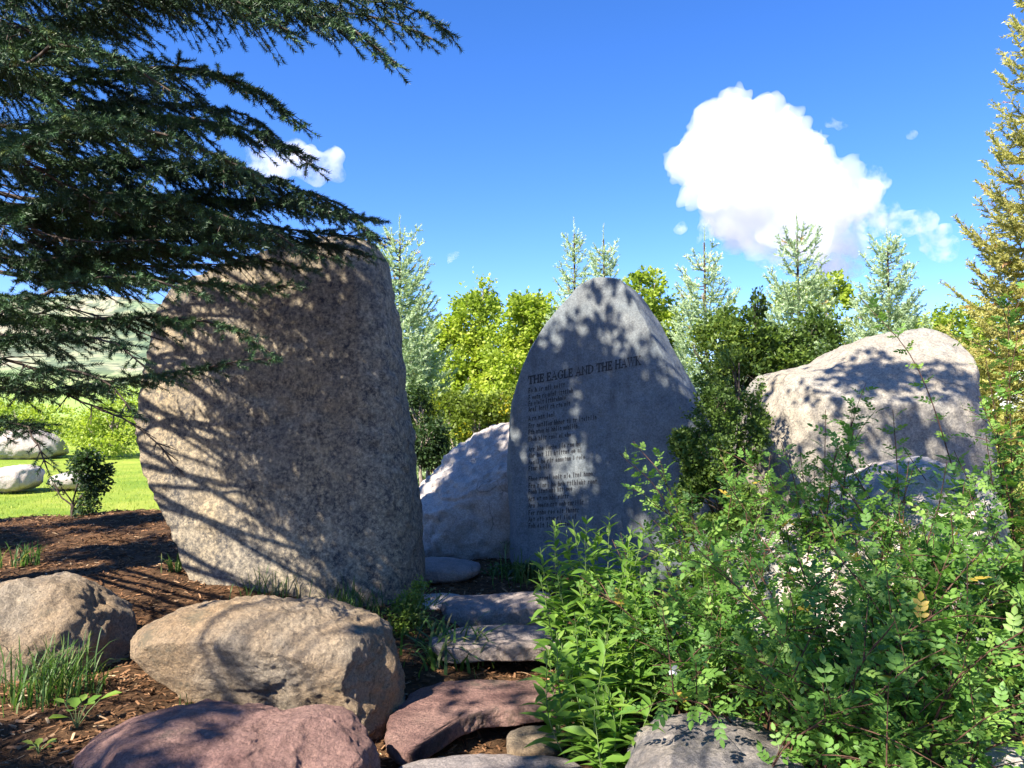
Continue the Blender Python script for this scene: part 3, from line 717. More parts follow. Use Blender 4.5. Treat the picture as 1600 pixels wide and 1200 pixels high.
TX, TY = -4.3, 4.5; TZ = gh(TX, TY) - 0.1
spr = thing("spruce_tree", "large dark spruce reaching in from the left with drooping boughs over the tallest stone", "tree", (TX, TY, TZ))
tb_ = Buf(); tube(tb_, [(TX, TY, TZ - .2), (TX, TY, TZ + 1), (TX + .03, TY, TZ + 5), (TX, TY, TZ + 12)], 0.26, 0.03, 12)
tb_.build("trunk", M_BARK, spr, True)
def TR(z): return np.array([TX + 0.1, TY - 0.05, z])
BOUGHS = [  # (height on the trunk, [(px, py, depth)...], lateral length, start, lighter)
    (5.0, [(0, -180, 3.8), (300, -70, 3.5), (500, -20, 3.3), (640, 10, 3.2), (708, 46, 3.15)], .36, .25, .0),
    (4.8, [(0, -120, 3.7), (250, -40, 3.4), (420, 5, 3.2), (540, 50, 3.05), (612, 100, 3.0)], .36, .25, .12),
    (4.5, [(0, -30, 3.6), (150, 0, 3.4), (300, -10, 3.2), (380, 10, 3.1), (470, 60, 3.0)], .32, .2, .0),
    (4.3, [(0, 60, 4.0), (120, 50, 3.8), (240, 10, 3.7), (330, -30, 3.6)], .34, .2, .0),
    (4.2, [(0, 135, 4.0), (180, 115, 3.8), (300, 110, 3.6), (400, 140, 3.5), (497, 205, 3.4)], .34, .25, .0),
    (4.0, [(0, 90, 3.3), (100, 60, 3.1), (200, 80, 3.0), (300, 130, 2.9)], .3, .2, .05),
    (3.9, [(0, 215, 4.2), (160, 180, 4.0), (300, 175, 3.8), (420, 200, 3.6), (494, 245, 3.5)], .38, .2, .05),
    (3.6, [(0, 225, 3.4), (120, 200, 3.2), (240, 215, 3.05), (350, 255, 2.95), (400, 280, 2.9)], .34, .2, .2),
    (3.5, [(0, 260, 4.3), (200, 255, 4.1), (360, 265, 3.9), (480, 300, 3.8), (560, 345, 3.7), (592, 380, 3.7)], .42, .3, .0),
    (3.4, [(0, 330, 4.5), (200, 310, 4.3), (380, 310, 4.1), (500, 325, 4.0), (600, 345, 3.9)], .36, .3, .0),
    (3.2, [(0, 318, 3.7), (150, 305, 3.5), (280, 320, 3.35), (400, 355, 3.25), (470, 400, 3.2)], .34, .25, .0),
    (3.0, [(0, 380, 4.4), (150, 355, 4.2), (320, 350, 4.0), (450, 370, 3.9), (530, 395, 3.85)], .34, .3, .0),
    (2.9, [(0, 400, 3.8), (160, 402, 3.6), (300, 398, 3.5), (420, 395, 3.4)], .28, .45, .0),
    (2.75, [(0, 425, 4.2), (150, 430, 4.0), (280, 440, 3.85), (380, 455, 3.75), (455, 447, 3.7)], .30, .45, .1),
    (2.6, [(0, 470, 3.5), (120, 445, 3.35), (230, 440, 3.2), (320, 465, 3.1)], .28, .3, .15),
    (2.35, [(0, 500, 4.0), (140, 505, 3.8), (270, 500, 3.6), (370, 520, 3.5), (435, 560, 3.45)], .26, .35, .15),
    (2.2, [(0, 530, 3.6), (100, 525, 3.4), (180, 540, 3.3), (225, 575, 3.25)], .24, .3, .05),
    (2.0, [(0, 610, 4.0), (120, 605, 3.8), (240, 592, 3.6), (340, 580, 3.5), (415, 572, 3.45)], .20, .45, .2),
    (1.95, [(0, 585, 3.5), (90, 580, 3.3), (160, 600, 3.2), (200, 640, 3.15)], .24, .25, .1),
    (3.3, [(0, 345, 5.1), (200, 350, 4.9), (360, 365, 4.75), (480, 385, 4.6), (575, 415, 4.5)], .40, .35, -.08),
    (3.45, [(0, 300, 5.0), (200, 310, 4.8), (380, 345, 4.6), (500, 365, 4.5), (590, 372, 4.45)], .42, .35, -.08),
    (3.1, [(0, 400, 4.9), (150, 395, 4.7), (300, 400, 4.5), (400, 420, 4.4), (480, 440, 4.3)], .34, .35, -.05),
    (1.7, [(0, 660, 3.7), (60, 690, 3.5), (80, 740, 3.45)], .2, .3, .0),
]
for i, (hz_, pts, lat, st, vs) in enumerate(BOUGHS):
    bough(spr, [TR(hz_)] + [P(*q) for q in pts], lat * 1.1, st, 0.055, 0.022, 0.8, i, vshift=vs)
    if i < 13 and i % 3 == 0:
        rb = random.Random(900 + i); dy_ = rb.uniform(-14, 30); dd_ = rb.uniform(.35, .7)
        bough(spr, [TR(hz_ - .1)] + [P(q[0] * rb.uniform(.86, .97), q[1] + dy_ + rb.uniform(-8, 8), q[2] + dd_) for q in pts], lat, st + .05, 0.055, 0.018, 0.9, 100 + i, vshift=vs - .05)
for i, (hz_, pts) in enumerate([(2.1, [(0, 560, 3.9), (120, 630, 3.7), (215, 680, 3.6), (285, 750, 3.55)]), (2.9, [(0, 350, 3.6), (120, 380, 3.5), (260, 385, 3.4)]), (3.5, [(0, 240, 3.5), (100, 290, 3.4), (200, 340, 3.35)]),
                              (3.2, [(0, 290, 4.1), (120, 330, 4.0), (260, 345, 3.9)]), (4.1, [(0, 30, 3.9), (60, 140, 3.8), (150, 190, 3.7)]), (2.5, [(0, 480, 3.9), (100, 470, 3.8), (250, 520, 3.7)])]):
    bough(spr, [TR(hz_)] + [P(*q) for q in pts], 0.3, .2, 0.09, 0.012, 0.2, 50 + i, twig_only=True)

def conifer_parts(root, bx, by, z0, ztop, rad, needles, seed, start_h=0.3, whorl=0.17, nb=9, shoot=0.135, lateral=0.6, spacing=0.075, bark=M_BARK, leader=0.5, trunk_r=0.07, upto=None, with_trunk=True, azr=None):
    r = np.random.default_rng(seed); H = ztop - z0; wood = Buf(); SP = []; SD = []; SS = []
    if with_trunk:
        tr = Buf(); tube(tr, [(bx, by, z0 - .2), (bx + .02, by, z0 + H * .4), (bx, by, ztop - .25)], trunk_r, 0.012, 8); tr.build("trunk", bark, root, True)
    for q in np.arange(ztop - leader, ztop, 0.06):
        SP.append([bx, by, q]); SD.append([r.normal(0, .1), r.normal(0, .1), 1]); SS.append(shoot * 0.75)
    z = ztop - leader
    while z > z0 + start_h:
        f = (ztop - z) / H
        ln = rad * (f ** .92) * 1.08 + 0.08; up = 0.75 * (1 - f) ** 2 - 0.22 * f
        cnt = nb if f > .25 else 6; a0 = r.uniform(0, 6.28)
        for j in range(cnt):
            a = a0 + j * 6.283 / cnt + r.normal(0, .22); bl = ln * r.uniform(.62, 1.12)
            if azr is not None and not azr(a): continue
            hd = np.array([math.cos(a), math.sin(a), 0.0]); bz = z + r.uniform(-.1, .1)
            m_ = max(3, int(bl / spacing)); q = np.linspace(0, 1, m_ + 1)
            pl = np.array([bx, by, bz]) + hd * (q * bl)[:, None]; pl[:, 2] += bl * (up * q + 0.30 * (q ** 2.2) - 0.16 * np.sin(q * 3.1))
            tube(wood, pl[::max(1, m_ // 4)], 0.008 + 0.006 * f, 0.003, 4)
            T = nrm(np.gradient(pl, axis=0)); sd = nrm(np.cross(T, [0, 0, 1.0]))
            for k in range(1, m_ + 1):
                t = q[k]
                if t < .18: continue
                SP.append(pl[k]); SD.append(T[k]); SS.append(shoot)
                for sg in (-1, 1):
                    ll = lateral * bl * (1 - t) * 0.9 + shoot * .7; nsh = max(1, int(ll / (shoot * .75)))
                    e = nrm(T[k] * .75 + sd[k] * sg * r.uniform(.5, .95) + np.array([0, 0, r.uniform(-.28, .25)]))
                    for s3 in range(min(nsh, 5)):
                        SP.append(pl[k] + e * s3 * shoot * .75); SD.append(e + r.normal(0, .22, 3)); SS.append(shoot * r.uniform(.75, 1.15))
        z -= whorl * r.uniform(.75, 1.2) * (1.35 - .6 * min(1, f * 2))
    wood.build("branches", bark, root, True)
    SP = np.array(SP); SD = np.array(SD, dtype=float); SS = np.array(SS); nb_ = Buf(); kind = r.integers(0, 3, len(SP))
    var = np.clip(0.5 + 0.22 * vnoise(SP * 2.3 + seed) + r.normal(0, .13, len(SP)), 0, .92)
    var[r.random(len(SP)) < 0.012] = 1.0
    for q in range(3):
        mk = kind == q
        inst(nb_, SHOOT_FAR[q], SP[mk], frames(SD[mk], r.uniform(0, 6.28, mk.sum())), SS[mk], var[mk])
    nb_.build("crown", needles, root)
    return len(SP)

# upper crown of the same tree, above the picture (it casts the dappled shade)
conifer_parts(spr, TX, TY, TZ, TZ + 12.0, 3.3, M_NEEDLE, 77, start_h=7.3, whorl=0.5, nb=6, shoot=0.22, lateral=0.34, spacing=0.18, with_trunk=False)

def conifer(label, px, pytop, Y, rad, needles, seed, group=None, z0=None, **kw):
    t = P(px, pytop, Y); z0 = gh(t[0], Y) if z0 is None else z0
    o = thing("spruce_tree", label, "tree", (t[0], Y, z0), group)
    return conifer_parts(o, t[0], Y, z0, t[2], rad, needles, seed, **kw)

GS = "young blue spruces behind the stones"
conifer("pale blue-green young spruce just right of the tallest stone", 625, 342, 12.5, 1.55, M_BLUE, 101, GS)
conifer("slim yellow-green young spruce, left of the two tops above the inscribed stone", 897, 345, 14.0, 1.0, M_BLUE, 102, GS, shoot=.12, nb=7, whorl=.22)
conifer("slim young spruce, right of the two tops above the inscribed stone", 943, 352, 13.2, 0.9, M_BLUE, 103, GS, leader=.6, nb=8, whorl=.15, shoot=.12)
conifer("pale young spruce with a bare leader rising behind the dark shrub", 1100, 355, 12.0, 1.2, M_BLUE, 104, GS, leader=.7, nb=8, whorl=.19)
conifer("young spruce with brown cones near its top, below the big cloud", 1245, 342, 11.5, 1.25, M_BLUE, 105, GS, nb=7, whorl=.24, shoot=.15)
conifer("pale young spruce standing alone behind the large smooth boulder", 1386, 360, 12.0, 1.2, M_BLUE, 106, GS, nb=11, whorl=.16, leader=.4)
conifer("tall olive-gold spruce cut off by the right edge", 1614, -40, 10.5, 1.6, M_GOLD, 107, None, shoot=.15, nb=7, whorl=.30)

# ------------------------------------------------------------------ leafy trees and shrubs
def leafy(name, label, cat, base, clumps, mat, nleaf, lsize, seed, group=None, bark=M_PALEBARK, trunk_r=0.06, proto=LEAF4, gap=-0.12, shell=0.55, upright=0.0, foliage="crown", gscale=1.0):
    """clumps: (x, y, z, rx, rz) in world metres"""
    r = np.random.default_rng(seed); base = np.array(base, dtype=float)
    o = thing(name, label, cat, base, group); wood = Buf()
    cl = np.array(clumps, dtype=float); vol = cl[:, 3] ** 2 * cl[:, 4]; pr = vol ** .75 / (vol ** .75).sum()
    mid = np.array([base[0], base[1], base[2] + (cl[:, 2].mean() - base[2]) * .45])
    for c_ in cl:
        q = c_[:3]; pts, _ = spline([base - [0, 0, .1], mid * .6 + base * .4 + r.normal(0, min(.05, trunk_r), 3), mid * .4 + q * .6 + r.normal(0, min(.08, trunk_r * 1.3), 3), q + [0, 0, c_[4] * .5]], 10)
        tube(wood, pts, trunk_r, 0.006, 6)
        for _ in range(5):
            d = nrm(r.normal(size=3) + [0, 0, .5]); e = q + d * np.array([c_[3], c_[3], c_[4]]) * .85
            pts, _ = spline([pts[5] if False else mid * .25 + q * .75, (q + e) / 2 + r.normal(0, min(.05, trunk_r), 3), e], 6); tube(wood, pts, trunk_r * .35, 0.003, 4)
    wood.build("trunk", bark, o, True)
    tot_ = int(nleaf * 1.9); ci = r.choice(len(cl), tot_, p=pr); d = nrm(r.normal(size=(tot_, 3)))
    rad = (shell + (1 - shell) * r.random(tot_) ** .6) * (1 + .16 * vnoise(d * 2.6 + ci[:, None] * 3.1 + seed))
    rad *= 1 + .30 * fbm(d * 3.4 + ci[:, None] * 5.7 + seed * 1.3, 3); rad *= np.where(r.random(tot_) < .05, 1.15, 1)
    Pn = cl[ci, :3] + d * rad[:, None] * cl[ci][:, [3, 3, 4]]
    keep = fbm(Pn * 2.4 * gscale + seed * 3.3, 2) > gap + r.normal(0, .12, tot_)
    Pn = Pn[keep][:nleaf]; d = d[keep][:nleaf]; n_ = len(Pn)
    D = nrm(d * .6 + r.normal(0, .75, (n_, 3)) + [0, 0, -.1 + upright])
    var = np.clip(.5 + .28 * vnoise(Pn * 1.7 + seed) + r.normal(0, .16, n_), 0, 1)
    bf = Buf(); inst(bf, proto, Pn, frames(D, r.normal(0, .7, n_)), lsize * r.uniform(.65, 1.2, n_), var)
    bf.build(foliage, mat, o)
    return o

def pc(px, py, Y, rpx, rpz=None):
    q = P(px, py, Y); k = Y / FPX
    return (q[0], q[1], q[2], rpx * k, (rpz or rpx) * k)
def gb(px, Y):
    x = (px - 800) / FPX * Y; return (x, Y, gh(x, Y))

leafy("leafy_tree", "round bright green tree between the tallest and inscribed stones, nearer the tallest", "tree", gb(735, 17), [pc(745, 500, 17, 45, 55), pc(690, 590, 16.8, 45, 60), pc(690, 520, 17, 22, 30), pc(710, 560, 17, 45, 50), pc(775, 560, 17, 45, 60), pc(730, 640, 16.5, 60, 60), pc(755, 465, 17.2, 25, 28)], M_LIME, 22000, .10, 201, gap=-.15)
leafy("leafy_tree", "yellow-green tree touching the left side of the inscribed stone's arch", "tree", gb(835, 16), [pc(825, 505, 16, 45, 50), pc(850, 520, 16, 45, 50), pc(800, 590, 16, 55, 70), pc(850, 610, 16, 50, 70), pc(790, 650, 15.6, 60, 50)], M_LIME, 24000, .10, 202, gap=-.18)
leafy("leafy_tree", "yellowish leafy tree top peeping over the right shoulder of the inscribed stone", "tree", gb(1010, 14.5), [pc(1010, 460, 14.5, 38, 38), pc(985, 500, 14.5, 45, 50), pc(1035, 510, 14.5, 35, 50), pc(1010, 580, 14.5, 60, 70)], M_LIME, 15000, .09, 203, gap=-.12)
leafy("leafy_tree", "dense round green tree behind the young spruce with cones", "tree", gb(1285, 13), [pc(1290, 478, 13, 42, 45), pc(1250, 500, 13, 45, 50), pc(1310, 530, 13, 30, 60), pc(1240, 590, 13, 60, 70), pc(1290, 600, 13, 50, 60)], M_LIME, 20000, .085, 204, gap=-.18)
leafy("leafy_tree", "bright yellow-green tree behind the large smooth boulder", "tree", gb(1490, 15), [pc(1490, 520, 15, 50, 45), pc(1445, 540, 15, 45, 45), pc(1535, 540, 15, 55, 60), pc(1480, 620, 15, 70, 70)], M_LIME, 14000, .085, 205, gap=-.3)
leafy("shrub", "sunlit shrub with yellow flowers behind the sloping boulder", "shrub", gb(770, 11.5), [pc(780, 640, 11.5, 35, 35), pc(740, 660, 11.5, 40, 40), pc(700, 650, 11.8, 40, 40), pc(775, 690, 11.3, 40, 30)], M_YELLOW, 9000, .06, 206, gap=-.1)
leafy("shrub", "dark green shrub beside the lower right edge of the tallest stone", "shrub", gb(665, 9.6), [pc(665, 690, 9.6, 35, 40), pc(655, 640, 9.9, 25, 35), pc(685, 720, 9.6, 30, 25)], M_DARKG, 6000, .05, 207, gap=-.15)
leafy("shrub", "tall dark green shrub filling the gap right of the inscribed stone", "shrub", gb(1170, 9.2), [pc(1170, 520, 9.2, 42, 50), pc(1130, 540, 9.1, 40, 50), pc(1220, 560, 9.3, 55, 45), pc(1270, 540, 9.6, 45, 50), pc(1170, 620, 9.2, 60, 60), pc(1180, 480, 9.3, 16, 30), pc(1140, 690, 9, 50, 60), pc(1100, 560, 9.4, 28, 45)], M_MIDG, 24000, .058, 208, bark=M_BARK, trunk_r=.03, gap=-.02, upright=.5)
leafy("shrub", "lighter green feathery shrub against the inscribed stone's right edge", "shrub", gb(1140, 6.1), [pc(1120, 640, 6.0, 42, 40), pc(1155, 590, 6.3, 35, 45), pc(1100, 720, 5.9, 50, 50), pc(1165, 680, 6.2, 38, 55), pc(1120, 790, 5.8, 60, 55), pc(1070, 690, 5.9, 24, 20)], M_MIDG, 24000, .032, 209, bark=M_BARK, trunk_r=.02, gap=.06, upright=.4, gscale=1.8)
leafy("shrub", "bright green bush on the far edge of the lawn beside the tallest stone", "shrub", gb(170, 31), [pc(175, 660, 31, 45, 40), pc(140, 675, 31, 35, 28), pc(200, 640, 31.5, 30, 40), pc(170, 695, 30.5, 50, 18)], M_LIME, 7000, .13, 210)
leafy("shrub", "bright green bush row at the left edge behind the white boulders", "shrub", gb(40, 44), [pc(20, 650, 44, 50, 28), pc(80, 655, 44, 45, 25), pc(-40, 650, 44, 50, 28), pc(30, 675, 44, 90, 14)], M_LIME, 8000, .18, 211)
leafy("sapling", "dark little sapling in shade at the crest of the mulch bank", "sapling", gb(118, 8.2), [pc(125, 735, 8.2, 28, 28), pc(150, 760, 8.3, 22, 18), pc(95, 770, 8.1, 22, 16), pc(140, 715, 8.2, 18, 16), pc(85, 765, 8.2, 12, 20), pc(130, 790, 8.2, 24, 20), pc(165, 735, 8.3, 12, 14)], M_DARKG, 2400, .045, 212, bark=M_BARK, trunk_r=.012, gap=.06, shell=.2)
leafy("shrub", "feathery yellow-green bush at the foot of the tallest stone's right corner", "shrub", gb(640, 5.1), [pc(640, 960, 5.1, 45, 30), pc(690, 940, 5.1, 25, 22), pc(610, 985, 5.0, 35, 20), pc(665, 925, 5.15, 25, 25)], M_MIDG, 4200, .026, 213, bark=M_STEM, trunk_r=.006, gap=-.1, shell=.15, upright=.5)
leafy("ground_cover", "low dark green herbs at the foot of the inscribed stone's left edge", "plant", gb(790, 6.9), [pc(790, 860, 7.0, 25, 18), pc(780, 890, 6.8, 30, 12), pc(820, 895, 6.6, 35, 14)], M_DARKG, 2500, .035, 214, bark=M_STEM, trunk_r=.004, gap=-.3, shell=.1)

# trees behind the viewer whose crowns shade the stones
def canopy(label, x, y, z0, clumps, n_, seed, gap, size=.11, limb=.045):
    leafy("leafy_tree", label, "tree", (x, y, z0), clumps, M_MIDG, n_, size, seed, trunk_r=limb, gap=gap, shell=.2, gscale=.9)
def over(targets, tmin, tmax, rad, sd):
    rr = random.Random(sd); out = []
    for tx_, ty_, tz_ in targets:
        t = rr.uniform(tmin, tmax); k = rad * rr.uniform(.85, 1.2)
        out.append((tx_ + SUND.x * t, ty_ + SUND.y * t, tz_ + SUND.z * t, k, k * .8))
    return out
canopy("tall aspen behind the viewer at left, out of the picture, shading the inscribed stone", -4.9, -1.2, .3,
       over([(.4, 7, 1.9), (1.2, 6.8, 2.0), (.9, 6.9, 1.4), (.5, 7, .8), (1.4, 6.7, .8), (1.0, 6.9, .5), (-.2, 7.9, .9)], 6.0, 8.0, .8, 1), 17000, 301, .13, limb=.014)
canopy("small aspen far to the viewer's left, out of the picture, shading the mulch bank", -7.4, .4, .4,
       over([(-4.4, 7.6, .5), (-5.4, 8.6, .4), (-4.9, 6.6, .5), (-1.7, 3.0, .3), (-3.2, 6.5, .6), (-3.8, 8.0, .6)], 5.5, 7.5, .6, 2), 13000, 303, .24, limb=.016)
canopy("broad aspen directly behind the viewer, out of the picture, shading the bushes", -1.8, -2.2, .1,
       over([(2.6, 6.8, 1.7), (3.5, 6.8, 1.5), (4.2, 6.8, 1.2), (2.9, 6.6, .8), (3.8, 6.3, .8), (2.2, 5, 1.1), (3.2, 4.8, 1.1), (2.0, 3.6, .6), (3.0, 3.5, .6), (1.0, 4.5, .6), (1.2, 3.2, .2), (0, 4.6, .2), (0, 3.4, .1), (2.3, 9.0, 2.0), (1.8, 7.4, 1.2)], 5.5, 7.5, .65, 3), 15000, 302, .34, limb=.02)

# ------------------------------------------------------------------ rose bushes
def rose(label, px, Y, canes, seed, group, leafscale=.08, dens=.032, explicit=(), base=None, bloom=None):
    r = np.random.default_rng(seed); bx, by, bz = base or gb(px, Y)
    o = thing("rose_bush", label, "bush", (bx, by, bz), group); wood = Buf(); LP = []; LD = []
    def leaves(pts, L, s0):
        n_ = int(L * (1 - s0) / dens)
        T = nrm(np.gradient(pts, axis=0))
        for i in range(n_):
            s_ = s0 + (1 - s0) * (i + r.random()) / n_; k = min(int(s_ * (len(pts) - 1)), len(pts) - 1)
            a = i * 2.4 + r.normal(0, .4); t = T[k]; u = nrm(np.cross(t, [0.3, .2, 1.0])); v = np.cross(u, t)
            LP.append(pts[k] + t * r.uniform(-.02, .02)); LD.append(nrm(u * math.cos(a) + v * math.sin(a) + t * .6 + [0, 0, .15]))
    lst = []
    for tip in explicit:
        tip = np.array(tip); b0 = np.array([bx, by, bz]) + r.normal(0, .08, 3) * [1, 1, 0]
        lst.append([b0, b0 * .5 + tip * .5 + [0, 0, .22 * np.linalg.norm(tip - b0)], tip])
    for _ in range(canes):
        a = r.uniform(0, 6.28); h = r.uniform(.75, 1.0) ; sp = r.uniform(.2, .55)
        b0 = np.array([bx, by, bz]) + [r.normal(0, .12), r.normal(0, .12), -.03]
        ht = h * r.uniform(.8, 1.15) * rose.height
        lst.append([b0, b0 + [math.cos(a) * sp * .35, math.sin(a) * sp * .35, ht * .6], b0 + [math.cos(a) * sp, math.sin(a) * sp, ht * .98]])
    for c_ in lst:
        pts, L = spline(c_, 22); tube(wood, pts, .0065, .002, 5); leaves(pts, L, .14)
        T = nrm(np.gradient(pts, axis=0))
        for _ in range(r.integers(4, 8)):
            k = r.integers(3, 20); d = nrm(T[k] * .5 + r.normal(0, .6, 3) + [0, 0, .25]); ll = r.uniform(.14, .4)
            q, L2 = spline([pts[k], pts[k] + d * ll * .5, pts[k] + d * ll - [0, 0, ll * .12]], 10); tube(wood, q, .003, .0012, 4); leaves(q, L2, .1)
    wood.build("canes", M_CANE, o, True)
    LP = np.array(LP); LD = np.array(LD); n_ = len(LP); kind = r.integers(0, 3, n_); bf = Buf()
    var = np.clip(.48 + .25 * vnoise(LP * 3 + seed) + r.normal(0, .14, n_), 0, .93); var[r.random(n_) < .008] = 1
    for q in range(3):
        mk = kind == q; inst(bf, COMP[q], LP[mk], frames(LD[mk], r.normal(0, .5, mk.sum())), leafscale * r.uniform(.7, 1.3, mk.sum()), var[mk])
    bf.build("foliage", M_ROSE, o)
    if bloom is not None:
        fl = Buf(); q = np.array(bloom)
        for k_ in range(5):
            a = k_ * 1.2566; inst(fl, leaflet(.5, .1), q[None], frames(np.array([[math.cos(a), -.45, math.sin(a)]]), np.array([.3])), np.array([.028]), np.array([.5]))
        fl.build("flower", plain("white_petals", (.8, .77, .72)), o)
    return n_
RG = "wild rose bushes at right"
rose.height = 1.15
tot_l = 0
tot_l += rose("wild rose at the left end of the thicket, its long cane crossing the inscribed stone", 1130, 4.9, 9, 401, RG, explicit=[P(968, 708, 5.0), P(990, 690, 5.1), P(1010, 780, 4.9), P(1150, 740, 4.8), P(1100, 830, 4.7), P(1040, 850, 4.6)])
rose.height = 1.45
tot_l += rose("bushy wild rose in front of the pale boulder, below the young spruce with cones", 1270, 4.7, 7, 402, RG, explicit=[P(1290, 640, 4.6), P(1335, 635, 4.6), P(1200, 745, 4.6), P(1250, 700, 4.7), P(1310, 690, 4.3), P(1220, 690, 4.5), P(1160, 700, 4.6)])
tot_l += rose("wild rose left of centre in the thicket, rising over the pale boulder's right end", 1400, 4.4, 9, 403, RG, explicit=[P(1395, 640, 4.4), P(1420, 720, 4.4)])
rose.height = 1.4
tot_l += rose("tall wild rose at the right edge under the olive-gold spruce", 1560, 4.6, 18, 404, RG, explicit=[P(1575, 460, 4.6), P(1540, 560, 4.6), P(1590, 520, 4.5), P(1530, 620, 4.5), P(1345, 465, 4.9)])
rose.height = 0.85
tot_l += rose("low wild rose hanging over the mottled rock at the bottom", 1180, 3.7, 8, 405, RG, explicit=[P(1040, 960, 3.5), P(1020, 1040, 3.4), P(1060, 1080, 3.2), P(1100, 960, 3.6), P(1053, 1050, 3.15)], bloom=P(1053, 1047, 3.12))
rose.height = 1.0
tot_l += rose("wild rose low in the thicket, between the mottled rock and the corner rock", 1320, 3.5, 15, 406, RG)
tot_l += rose("dense wild rose in the middle of the thicket's lower right", 1450, 3.5, 16, 407, RG)
tot_l += rose("wild rose cut off by the right edge, above the corner rock", 1590, 3.4, 16, 408, RG)
rose.height = .9
tot_l += rose("wild rose sheltering against the left end of the pale boulder", 1060, 4.3, 5, 409, RG)
tot_l += rose("nearest wild rose, low at the bottom edge right of the mottled rock", 1370, 2.9, 10, 410, RG)

rose.height = .55
tot_l += rose("knee-high wild rose shoots filling the bottom edge just right of the mottled rock", 1290, 2.95, 16, 411, RG)
tot_l += rose("knee-high wild rose shoots at the bottom edge, left of the corner rock", 1480, 2.9, 18, 412, RG)
tot_l += rose("small wild rose shoots sprawling over the top of the mottled rock from behind", 1150, 3.25, 6, 413, RG)

# ------------------------------------------------------------------ lance-leaved plants
def lanceplant(label, px, Y, stems, h, seed, group, spread=.2):
    r = np.random.default_rng(seed); bx, by, bz = gb(px, Y); o = thing("leafy_plant", label, "plant", (bx, by, bz), group)
    st = Buf(); LP = []; LD = []; LS = []
    for _ in range(stems):
        a = r.uniform(0, 6.28); q = r.uniform(0, spread); b0 = np.array([bx + math.cos(a) * q, by + math.sin(a) * q, bz]); hh = h * r.uniform(.6, 1.08)
        top = b0 + [math.cos(a) * q * .7 + r.normal(0, .05), math.sin(a) * q * .7 + r.normal(0, .05), hh]
        pts, L = spline([b0, (b0 + top) / 2 + r.normal(0, .02, 3), top], 20); tube(st, pts, .004, .0015, 5)
        n_ = int(L * .9 / .022)
        for i in range(n_):
            s_ = .1 + .9 * i / n_; k = int(s_ * 19); aa = i * 2.39 + r.normal(0, .25)
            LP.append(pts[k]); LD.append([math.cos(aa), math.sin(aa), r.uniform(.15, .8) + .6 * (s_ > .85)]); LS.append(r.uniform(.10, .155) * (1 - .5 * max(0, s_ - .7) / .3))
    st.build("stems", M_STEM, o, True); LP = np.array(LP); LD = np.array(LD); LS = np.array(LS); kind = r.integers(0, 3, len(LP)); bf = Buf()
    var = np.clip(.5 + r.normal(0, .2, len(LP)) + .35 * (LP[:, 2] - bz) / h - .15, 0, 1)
    for q in range(3):
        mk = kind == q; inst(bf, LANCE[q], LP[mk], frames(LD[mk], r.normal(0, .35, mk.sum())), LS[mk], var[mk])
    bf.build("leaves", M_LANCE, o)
LG = "bright lance-leaved plants beside the steps"
lanceplant("bright lance-leaved plant leaning over the small tan step stone", 915, 3.55, 22, .62, 501, LG)
lanceplant("tallest lance-leaved plant, in front of the foot of the inscribed stone", 920, 4.3, 26, .88, 502, LG, .25)
lanceplant("lance-leaved plant merging into the rose thicket on its right", 1030, 4.0, 22, .72, 503, LG, .25)
lanceplant("low lance-leaved plant at the bottom edge left of the mottled rock", 945, 3.15, 14, .40, 504, LG, .15)

# ------------------------------------------------------------------ grass tufts and small plants
def tuft(name, label, px, py, Y, blades, h, seed, wd=.004, group=None, mat=M_GRASS, spread=.08, lean=.6):
    r = np.random.default_rng(seed); q = P(px, py, Y); bz = gh(q[0], Y); bf = Buf()
    for _ in range(blades):
        a = r.uniform(0, 6.28); b0 = np.array([q[0] + r.normal(0, spread), Y + r.normal(0, spread), 0]); b0[2] = bz - .01
        hh = h * r.uniform(.5, 1.15); d = np.array([math.cos(a), math.sin(a), 0]); s_ = np.array([-d[1], d[0], 0]) * wd
        ln = lean * r.uniform(.2, 1.4); V = []
        for t in (0, .3, .6, .85):
            c_ = b0 + np.array([0, 0, hh * (t - .32 * ln * t * t * t)]) + d * hh * ln * t * t; k = (1 - t * .55)
            V += [c_ - s_ * k, c_ + s_ * k]
        V.append(b0 + np.array([0, 0, hh * (1 - .4 * ln)]) + d * hh * ln)
        v = np.clip(r.normal(.45, .2), 0, 1)
        bf.add(V, [(0, 1, 3, 2), (2, 3, 5, 4), (4, 5, 7, 6)], v); bf.V.append(np.zeros((0, 3), np.float32)); bf.A.append(np.zeros(0))
        bf.F.setdefault(3, []).append(np.array([[bf.n - 3, bf.n - 2, bf.n - 1]]))
    ob = bf.build(name, mat); me = ob.data; vv = np.empty(len(me.vertices) * 3, np.float32); me.vertices.foreach_get("co", vv)
    vv = vv.reshape(-1, 3) - np.array([q[0], Y, bz], np.float32); me.vertices.foreach_set("co", vv.ravel()); ob.location = (q[0], Y, bz)
    return tag(ob, label, "grass" if name == "grass_tuft" else "plant", group)
GG = "grass tufts on the mulch"
tuft("grass_tuft", "large grass tuft in front of the round boulder at the left edge", 70, 1075, 3.65, 190, .30, 601, .0042, GG, spread=.10)
tuft("grass_tuft", "sparse grass at the right foot of the round left boulder", 140, 1040, 3.8, 26, .20, 602, .004, GG, spread=.05)
tuft("grass_tuft", "little grass tuft between the round left boulder and the tallest stone", 275, 895, 5.8, 40, .15, 603, .005, GG, spread=.035)
tuft("grass_tuft", "wispy grass at the middle of the tallest stone's foot", 430, 905, 5.4, 60, .26, 604, .0045, GG, spread=.12)
tuft("grass_tuft", "dark grass tuft behind the right end of the long tan boulder", 545, 945, 5.2, 90, .26, 605, .005, GG, spread=.11)
tuft("grass_tuft", "upright grass tuft above the round left boulder near the mulch crest", 38, 880, 5.9, 45, .24, 606, .006, GG, spread=.06)
